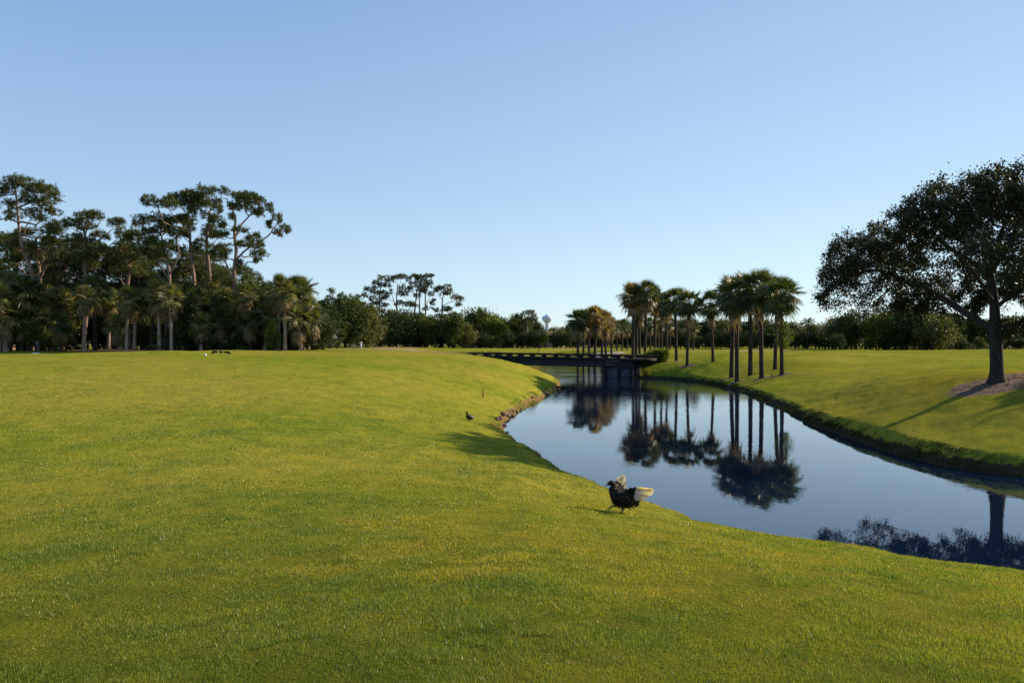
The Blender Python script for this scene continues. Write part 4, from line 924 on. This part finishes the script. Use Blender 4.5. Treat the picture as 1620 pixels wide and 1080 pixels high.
def house(px, Y, w_, d_, hw, hr, rz, roofm, label):
    x, y, z = at(px, Y); root = empty('house', (x, y, z), rz); tag(root, label, 'house')
    G = Geo(); G.box((0, 0, hw/2-.2), (w_, d_, hw+.4))
    G.add([(-w_/2, -d_/2, hw), (-w_/2, d_/2, hw), (-w_/2, 0, hw+hr-.12), (w_/2, -d_/2, hw), (w_/2, d_/2, hw), (w_/2, 0, hw+hr-.12)], [[0, 2, 1], [3, 4, 5]]); G.obj('wall', M['stucco'], root)
    G = Geo()
    for sg in (-1, 1):
        e = 0.6; y1, z1 = sg*(d_/2+e), hw-e*hr/(d_/2); X = w_/2+e
        G.add([(-X, 0, hw+hr), (X, 0, hw+hr), (X, y1, z1), (-X, y1, z1), (-X, 0, hw+hr+.2), (X, 0, hw+hr+.2), (X, y1, z1+.2), (-X, y1, z1+.2)], None, [[0, 1, 2, 3], [4, 5, 6, 7], [0, 3, 7, 4], [1, 2, 6, 5], [3, 2, 6, 7]])
    G.obj('roof', roofm, root)
    for k in (-1, 0, 1):
        G = Geo(); G.box((k*w_*0.3, -d_/2-.02, hw*0.55), (1.4, .08, 1.3)); f = G.obj('window', M['white'], root)
        G = Geo(); G.box((k*w_*0.3, -d_/2-.07, hw*0.55), (1.2, .06, 1.1)); G.obj('pane', M['glass'], f)
house(868, 240, 8, 7, 2.2, 2.4, R(62), M['roof'], 'house with pinkish gabled roof showing between the shrubs below the water tower')
house(1518, 170, 10, 8, 2.6, 1.6, R(15), M['roofgrey'], 'pale low house glimpsed between the trees left of the oak trunk')
house(785, 230, 12, 8, 3.2, 2.2, R(-10), M['roofgrey'], 'grey roofed house hidden in the trees beyond the left end of the bridge')

# ------------------------------------------------------------------ bunkers, beds, paths
def strip(name, px, Y, rx, ry, mat, seed, **kw):
    x, y, _ = at(px, Y); return tag(draped(name, x, y, rx, ry, M[mat], seed, **kw), kind='structure')
strip('sand_bunker', 632, 118, 4.2, 2.0, 'sand', 5, lift=0.10)
strip('sand_bunker', 957, 150, 3.6, 2.6, 'sand', 6, lift=0.2)
strip('sand_bunker', 915, 190, 8, 4, 'straw', 7, lift=0.1)
strip('pine_straw_bed', 250, 92, 44, 8, 'straw', 8, lift=0.05, nr=20, na=120)
strip('pine_straw_bed', 590, 165, 12, 4, 'straw', 9, lift=0.08)
strip('cart_path', 1165, 140, 14, 0.8, 'sand', 10, lift=0.05)

# ornamental grass clumps right of the bridge
def grass_clump(seed, H=1.5, W=1.2, n=900):
    g = rng(seed); a = g.uniform(0, 6.28, n); r0 = g.uniform(0, 1, n)**0.6*W*0.35; out = g.uniform(0.1, 1, n)*W*0.55
    b0 = np.stack([np.cos(a)*r0, np.sin(a)*r0, np.zeros(n)], -1); h = H*g.uniform(0.6, 1.1, n)
    m = b0+np.stack([np.cos(a)*out*0.4, np.sin(a)*out*0.4, h*0.75], -1); t = b0+np.stack([np.cos(a)*out, np.sin(a)*out, h*g.uniform(0.7, 1, n)], -1)
    sdv = np.stack([-np.sin(a), np.cos(a), np.zeros(n)], -1)*0.02
    V = np.stack([b0-sdv, b0+sdv, m+sdv, m-sdv, t], 1).reshape(-1, 3); i = np.arange(n)[:, None]*5
    return mobj('ornamental_grass', V, [i+np.array([[0, 1, 2, 3]]), i+np.array([[3, 2, 4]])], M['leaf_bright'])
oc = grass_clump(700)
for q, (px, Y, s) in enumerate([(1000, 93, .9), (1008, 92, 1.0), (1018, 91.5, 1.05), (1027, 92, 1.1), (1034, 91, 1.0), (1041, 91.5, 1.15), (1048, 91, 1.1)]):
    o = oc if q == 0 else oc.copy()
    if q: COL.objects.link(o)
    o.location = at(px, Y); o.scale = (s*1.1, s*1.1, s); o.rotation_euler = (0, 0, q)
    tag(o, 'yellow green ornamental grass clump, %s by the right bridge end' % ordw(q), 'ornamental grass', 'ornamental grass clumps by the bridge')

# ------------------------------------------------------------------ stakes, flags, small things
def stake(px, py, hpx, name, label, mat, rad, flag=False, Y=None, cat='stake'):
    p = hit(px, py) if Y is None else at(px, Y)
    H = hpx/F*p[1]; root = empty(name, p); tag(root, label, cat)
    G = Geo(); G.tube([(0, 0, -.1), (0.01*H, 0, H*0.97), (0.01*H, 0, H)], [rad, rad, rad*0.6], 8); G.obj('post' if not flag else 'pole', mat, root)
    if flag:
        G = Geo(); a = np.linspace(0, 1, 6); V = []
        for t in a: V += [(t*.45+0.02, .04*math.sin(t*5), H), (t*.45+.02, .04*math.sin(t*5+.5), H-.34)]
        V = V+[(p_[0], p_[1]+0.012, p_[2]) for p_ in V]; m_ = 12
        G.add(V, None, [[2*k, 2*k+1, 2*k+3, 2*k+2] for k in range(5)]+[[m_+2*k, m_+2*k+2, m_+2*k+3, m_+2*k+1] for k in range(5)]); G.obj('flag', M['wood_dark'], root)
    else:
        G = Geo(); G.tube([(0.01*H, 0, H*0.82), (0.01*H, 0, H*0.90)], [rad*1.12]*2, 8); G.obj('band', M['beak'], root)
    return root
stake(764, 629, 14, 'hazard_stake', 'red brown hazard stake in the left bank lawn above the pond', M['redwood'], 0.028)
stake(1221, 597, 7, 'hazard_stake', 'short dark stake between the two rightmost near palms', M['redwood'], 0.05)
stake(738, 0, 6, 'marker_post', 'thin dark post in the lawn by the left end of the bridge', M['blackmetal'], 0.05, Y=100, cat='post')
stake(533, 0, 7, 'marker_post', 'thin dark post at the edge of the left fairway', M['blackmetal'], 0.06, Y=110, cat='post')
stake(852, 0, 9, 'flagstick', 'dark flagstick on the green behind the bridge', M['blackmetal'], 0.05, flag=True, Y=160, cat='flagstick')
# pale utility post left edge
p = at(59, 78); root = empty('ball_washer', p); tag(root, 'pale green grey post at the foot of the left woods', 'post')
G = Geo(); G.tube([(0, 0, -.1), (0, 0, 1.25)], [.055, .055], 10); G.obj('post', M['panel'], root)
G = Geo(); G.box((0, 0, 1.0), (.2, .2, .34)); G.obj('head', M['panel'], root)
G = Geo(); G.box((-.1, 0, .06), (.5, .4, .16)); G.obj('base', M['white'], root)
p = at(571, 128); root = empty('tee_box_sign', p); tag(root, 'small white post by the shaded trees at the far left fairway', 'post')
G = Geo(); G.box((0, 0, .4), (.22, .16, 1.1)); G.obj('post', M['white'], root); G = Geo(); G.box((0, 0, 1.02), (.34, .24, .14)); G.obj('cap', M['white'], root)
# white tee marker ball
p = hit(325, 563.5); me_g = Geo(); lathe(me_g, [(0.001, 0), (.05, .01), (.08, .05), (.09, .09), (.075, .14), (.04, .17), (.001, .18)], 16)
o = me_g.obj('tee_marker', M['white'], smooth=True); o.location = p; tag(o, 'small white tee marker ball on the left fairway', 'tee marker')

# rocks and bare earth at the left bank
g = rng(800)
def rock_mesh(seed):
    g = rng(seed); n1, n2 = 8, 12; V = [[0, 0, .5]]
    for i_ in range(1, n1):
        for j_ in range(n2):
            t, p_ = math.pi*i_/n1, 2*math.pi*j_/n2; r_ = 0.5*(1+0.25*g.normal()*0.7); V.append([r_*math.sin(t)*math.cos(p_), r_*math.sin(t)*math.sin(p_)*.8, r_*math.cos(t)*.6])
    V.append([0, 0, -.3]); T = [[0, 1+j_, 1+(j_+1) % n2] for j_ in range(n2)]; Q = []
    for i_ in range(n1-2):
        for j_ in range(n2): a = 1+i_*n2; Q.append([a+j_, a+n2+j_, a+n2+(j_+1) % n2, a+(j_+1) % n2])
    e = 1+(n1-2)*n2; T += [[e+j_, len(V)-1, e+(j_+1) % n2] for j_ in range(n2)]
    return build_mesh('shore_rock', np.array(V), [np.array(T), np.array(Q)], M['rock'])
rocks = [rock_mesh(801), rock_mesh(802), rock_mesh(803)]
rp = [(791, 673, .5), (796, 669, .6), (801, 664, .7), (805, 661, .8), (809, 659, .6), (812, 658, .75), (816, 655, .5), (821, 652, .45), (827, 648, .5), (846, 634, .4), (868, 624, .55), (884, 609, .7), (888, 606, .6), (809, 698, .25)]
for q, (px, py, s) in enumerate(rp):
    x, y = wpt(px, py); x -= 0.15; o = D.objects.new('shore_rock', rocks[q % 3]); COL.objects.link(o); o.location = (x, y, max(hz(x, y), 0)+0.05); s *= 0.55; o.scale = (s, s, s*.8); o.rotation_euler = (0, 0, q*1.9)
    tag(o, 'brown shore rock, %s along the left bank waterline' % ordw(q), 'rock', 'rocks on the left bank waterline')
x, y = wpt(1345, 888); o = D.objects.new('shore_rock', rocks[0]); COL.objects.link(o); o.location = (x, y, 0.08); o.scale = (.42, .3, .5); o.rotation_euler = (0, .3, .4); tag(o, 'pale rock at the near waterline on the right', 'rock')
# little leafy sprig at the near waterline
G = Geo(); g = rng(810); n = 260; P = np.stack([g.normal(size=n)*.16, g.normal(size=n)*.06, g.uniform(0, .13, n)], -1); G.leaves(P, .045, g)
x, y = wpt(1492, 910); o = G.obj('weed', M['leaf_bright']); o.location = (x, y, max(hz(x, y), 0)+.01); tag(o, 'small leafy yellow green weed at the near waterline', 'plant')

# ------------------------------------------------------------------ birds
def loft(G, C, A, B_, seg=20):
    """rings: centre (x,z), half-height a (perpendicular to path), half-width b (y)"""
    C = np.array(C, float); T = np.gradient(C, axis=0); T /= np.linalg.norm(T, axis=1)[:, None]
    Nn = np.stack([-T[:, 1], T[:, 0]], -1); th = np.linspace(0, 2*np.pi, seg, endpoint=False)
    V = []
    for c_, n_, a, b_ in zip(C, Nn, A, B_):
        for t in th: V.append([c_[0]+n_[0]*a*math.cos(t), b_*math.sin(t), c_[1]+n_[1]*a*math.cos(t)])
    m = len(C); i = np.arange(m-1)[:, None]*seg; j = np.arange(seg)[None, :]; k = (j+1) % seg
    Q = np.stack([i+j, i+k, i+seg+k, i+seg+j], -1).reshape(-1, 4)
    V += [[C[0][0], 0, C[0][1]], [C[-1][0], 0, C[-1][1]]]; jj = np.arange(seg); kk = (jj+1) % seg
    T3 = np.concatenate([np.stack([np.full(seg, m*seg), kk, jj], -1), np.stack([np.full(seg, m*seg+1), (m-1)*seg+jj, (m-1)*seg+kk], -1)])
    G.add(V, T3, Q)
def smooth_prof(C, A, B_, k=4):
    P = catmull(np.hstack([np.array(C, float), np.array(A)[:, None], np.array(B_)[:, None]]), k); return P[:, :2], np.maximum(P[:, 2], .002), np.maximum(P[:, 3], .002)
def feather(G, a, b_, w_, nrm, g):
    a, b_ = np.array(a, float), np.array(b_, float); d = b_-a; sdv = np.cross(d, nrm); sdv /= np.linalg.norm(sdv); L = np.linalg.norm(d)
    n_ = np.array(nrm, float)/np.linalg.norm(nrm)*0.004
    V = [a-sdv*w_*.3, a+sdv*w_*.3, a+d*.5+sdv*w_*.5+n_*2, a+d*.5-sdv*w_*.5+n_*2, a+d*.92+sdv*w_*.36, a+d*.92-sdv*w_*.36, b_]
    V = np.array(V); V = np.vstack([V+n_*.6, V-n_*.6])
    q = [[0, 1, 2, 3], [3, 2, 4, 5]]; t = [[5, 4, 6]]
    G.add(V, t+[[i_+7 for i_ in x_[::-1]] for x_ in t], q+[[i_+7 for i_ in x_[::-1]] for x_ in q]+[[1, 0, 7, 8], [0, 3, 10, 7], [3, 5, 12, 10], [2, 1, 8, 9], [4, 2, 9, 11]])
def muscovy():
    # local: x to the right in the photo, z up, unit metres; origin under the standing foot
    px, py = 982.5, 811.5; p = hit(px, py, 8, 22)
    root = empty('muscovy_duck', p); tag(root, 'black duck striding left on the near bank with white wings spread', 'bird')
    q = lambda u, v: ((u-893)/955*p[1]/14.7, (872-v)/955*p[1]/14.7)
    # body: tail (right) -> rump -> belly -> breast -> neck -> head
    C = [q(1215, 640), q(1185, 650), q(1120, 650), q(1030, 640), q(940, 620), q(860, 580), q(800, 520), q(765, 455), q(765, 400), q(752, 368), q(722, 358), q(692, 366), q(668, 378)]
    A = [.02, .045, .085, .130, .150, .145, .112, .066, .044, .044, .044, .035, .019]
    B_ = [.02, .05, .08, .105, .118, .112, .090, .056, .039, .039, .038, .031, .016]
    G = Geo(); loft(G, *smooth_prof(C, A, B_, 4)); body = G.obj('body', M['feather_black'], root, True)
    Pc, Pa, Pb = smooth_prof(C, A, B_, 4); gf = rng(77); G = Geo()
    for k in range(230):
        i_ = gf.uniform(6, len(Pc)-14); a_ = int(i_); th_ = gf.uniform(0, 2*np.pi); tg = Pc[a_]-Pc[a_+1]; tg = tg/np.linalg.norm(tg); nn_ = np.array([-tg[1], tg[0]])
        cz_ = Pc[a_]+nn_*Pa[a_]*math.cos(th_); out_ = np.array([nn_[0]*math.cos(th_), math.sin(th_), nn_[1]*math.cos(th_)])
        p_ = np.array([cz_[0], Pb[a_]*math.sin(th_), cz_[1]])+out_*.002; feather(G, p_, p_+np.array([tg[0], 0, tg[1]])*gf.uniform(.035, .06)+out_*.012, gf.uniform(.018, .03), out_, gf)
    G.obj('plumage', M['plumage'], root)
    G = Geo(); C = [q(676, 374), q(655, 386), q(632, 396), q(624, 400)]; loft(G, C, [.016, .013, .010, .004], [.017, .016, .015, .008], 12); G.obj('beak', M['beak'], root, True)
    G = Geo(); h = q(694, 352)
    for sgn in (-1, 1):
        for (dx, dz, r_) in ((0, 0, .017), (-.014, -.006, .014), (.014, -.002, .013), (-.022, .004, .012)):
            a_ = np.array([h[0]+dx, sgn*.018, h[1]+dz]); G.tube([a_-[0, sgn*.01, 0], a_, a_+[0, sgn*.006, 0]], [r_, r_*.95, r_*.5], 8)
    G.obj('face_patch', M['duck_red'], root, True)
    G = Geo()
    for sgn in (-1, 1):
        e = q(712, 358); G.tube([(e[0], sgn*.030, e[1]), (e[0], sgn*.036, e[1])], [.005, .003], 8)
    G.obj('eye', M['white'], root)
    g = rng(9)
    # tail feathers
    G = Geo()
    for k in range(7):
        t = (k-3)/3; a_ = q(1180, 655); b2 = q(1222-abs(t)*10, 625+abs(t)*18); feather(G, (a_[0], t*.035, a_[1]), (b2[0], t*.075, b2[1]), .035, (0, .2, 1), g)
    G.obj('tail', M['feather_black'], root)
    # raised wing on the far side
    wr = D.objects.new('x', None)
    def wing(root_uv, wrist_uv, tip_uvs, y0, y1, y2, nm, white_from, cover):
        G = Geo(); a_, b2 = q(*root_uv), q(*wrist_uv)
        G.tube([(a_[0], y0, a_[1]), ((a_[0]+b2[0])/2, (y0+y1)/2, (a_[1]+b2[1])/2+.01), (b2[0], y1, b2[1])], [.03, .022, .014], 8)
        for (u0, v0, u1, v1, w_) in cover:
            s_, e_ = q(u0, v0), q(u1, v1); feather(G, (s_[0], y0+(y1-y0)*.4, s_[1]), (e_[0], y1, e_[1]), w_, (0.1, 1, .1), g)
        wo = G.obj(nm, M['feather_black'], root, False)
        G = Geo(); n_ = len(tip_uvs)
        for k, (u, v) in enumerate(tip_uvs):
            t = k/(n_-1); s0 = np.array(white_from[0])*(1-t)+np.array(white_from[1])*t; s_, e_ = q(*s0), q(u, v)
            feather(G, (s_[0], y1-.004*k*.3, s_[1]), (e_[0], y2-.004*k, e_[1]), .034, (0.12, 1, .1), g)
        G.obj('flight_feathers', M['feather_white'], wo)
    wing((900, 560), (822, 350), [(862, 300), (885, 278), (912, 262), (940, 250), (968, 242), (992, 262), (1004, 310), (1010, 360), (1008, 410), (1000, 455), (985, 490)],
         .06, .12, .20, 'wing', ((835, 360), (935, 500)), [(900, 560, 840, 350, .09), (920, 560, 870, 400, .09), (940, 580, 905, 430, .08), (880, 540, 815, 340, .06)])
    wing((960, 560), (1130, 405), [(1250, 398), (1320, 400), (1378, 404), (1398, 418), (1400, 440), (1392, 470), (1365, 500), (1320, 530), (1270, 558), (1215, 576), (1160, 586), (1115, 590)],
         -.07, -.16, -.26, 'wing', ((1120, 408), (1085, 560)), [(960, 560, 1140, 405, .09), (970, 580, 1150, 450, .09), (980, 600, 1150, 500, .09), (980, 620, 1130, 550, .09), (960, 540, 1060, 408, .08)])
    # legs
    def leg(pts, y, toes):
        G = Geo(); P = [np.array([q(*u)[0], y, q(*u)[1]]) for u in pts]; G.tube(P, [.030, .016, .011, .010][:len(P)], 8); e = P[-1]
        for (dx, dz, dy) in toes:
            G.tube([e, e+np.array([dx*.5, dy*.5, dz*.5+.006]), e+np.array([dx, dy, dz])], [.009, .007, .004], 6)
        t0 = [e+np.array([dx, dy, dz]) for dx, dz, dy in toes[:3]]; V = [e+[0, 0, .004]]+t0+[e-[0, 0, .004]]+[v-[0, 0, .005] for v in t0]
        G.add(V, [[0, 1, 2], [0, 2, 3], [4, 6, 5], [4, 7, 6]]); G.obj('leg', M['duck_leg'], root, False)
    leg([(930, 740), (915, 800), (900, 840), (893, 868)], -.04, [(-.06, -.004, -.03), (-.07, -.004, 0), (-.06, -.004, .035), (.025, 0, 0)])
    leg([(860, 700), (800, 752), (745, 758), (705, 775)], .04, [(-.015, -.045, -.03), (-.012, -.055, 0), (-.015, -.045, .03), (.015, -.02, 0)])
    return root
muscovy()
def small_duck():
    p = hit(743.5, 665, 15, 60); s = p[1]/31*1.0; root = empty('duck', p, R(35)); root.scale = (s, s, s); tag(root, 'small black and white duck resting on the left bank lawn', 'bird')
    C = [(.20, .13), (.16, .13), (.08, .12), (0, .12), (-.07, .14), (-.11, .20), (-.12, .27), (-.12, .31), (-.15, .325), (-.18, .315)]
    A = [.015, .04, .085, .105, .095, .055, .030, .030, .030, .018]; B_ = [.02, .05, .085, .10, .09, .05, .028, .028, .028, .016]
    G = Geo(); loft(G, *smooth_prof(C, A, B_, 4)); G.obj('body', M['feather_black'], root, True)
    G = Geo(); loft(G, [(-.175, .318), (-.20, .31), (-.225, .305)], [.012, .009, .004], [.014, .014, .009], 10); G.obj('beak', M['beak'], root, True)
    g = rng(3)
    for sgn in (-1, 1):
        G = Geo()
        for k in range(6): feather(G, (-.06+k*.02, sgn*.09, .20-k*.015), (.10+k*.02, sgn*.095, .13-k*.012), .05, (0, 1, 0), g)
        G.obj('wing', M['feather_white'], root)
    G = Geo(); loft(G, [(-.02, .05), (-.09, .09), (-.10, .15)], [.05, .06, .03], [.07, .07, .04], 12); G.obj('breast', M['feather_white'], root, True)
small_duck()
def crow(px, py, rz, lab, Lb=0.42, flat=0):
    p = hit(px, py); root = empty('crow', p, rz); tag(root, lab, 'bird', 'black birds on the left fairway')
    sgn = 1
    C = [(.34, .16), (.24, .18), (.12, .20), (0, .20), (-.09, .22), (-.14, .26), (-.19, .26)]
    if flat: C = [(x_, z_-.0) for x_, z_ in [(.34, .24), (.24, .22), (.12, .20), (0, .18), (-.09, .14), (-.15, .08), (-.19, .06)]]
    G = Geo(); loft(G, *smooth_prof(C, [.012, .025, .07, .085, .065, .045, .02], [.03, .04, .075, .085, .06, .04, .02], 3)); G.obj('body', M['feather_black'], root, True)
    e = C[-1]; G = Geo(); G.tube([(e[0]+.02, 0, e[1]), (e[0]-.06, 0, e[1]-.01)], [.016, .003], 6); G.obj('beak', M['feather_black'], root)
    for s_ in (-1, 1):
        G = Geo(); G.tube([(0, s_*.04, .16), (.02, s_*.04, .08), (0, s_*.04, 0)], [.016, .009, .007], 5); G.tube([(0, s_*.04, .005), (-.05, s_*.04, .004)], [.008, .004], 5); G.obj('leg', M['feather_black'], root)
        G = Geo()
        for k in range(4): feather(G, (-.06, s_*.085, .24-k*.03), (.26, s_*.07, .19-k*.02), .05, (0, 1, 0), g)
        G.obj('wing', M['feather_black'], root)
crow(338, 560.5, 0.1, 'black bird pecking on the fairway, left of the three', flat=1)
crow(349, 560.8, 1.3, 'black bird facing away, middle of the three on the fairway', flat=0)
crow(361, 561.2, math.pi+.1, 'black bird facing right, rightmost of the three on the fairway', flat=1)
for ob in list(D.objects):
    if 'H' in ob.keys(): del ob['H']


# fallen leaves and bits scattered over the near lawn
g = rng(901); n_ = 700; rl = 3+g.uniform(0, 1, n_)**1.6*22; al = R(36)*g.uniform(-1, 1, n_); X, Y = rl*np.sin(al), rl*np.cos(al)
sl, dl1, dr1 = shore(X, Y); ok = (sl > 0.3) & (dl1 < dr1); X, Y = X[ok], Y[ok]
G = Geo(); G.leaves(np.stack([X, Y, height(X, Y)+0.022], -1), g.uniform(0.012, 0.028, len(X)), g, flat=0.7, aspect=0.5)
tag(G.obj('leaf_litter', M['palm_dead']), 'small tan leaves and bits scattered over the near lawn', 'leaf litter', kind='stuff')
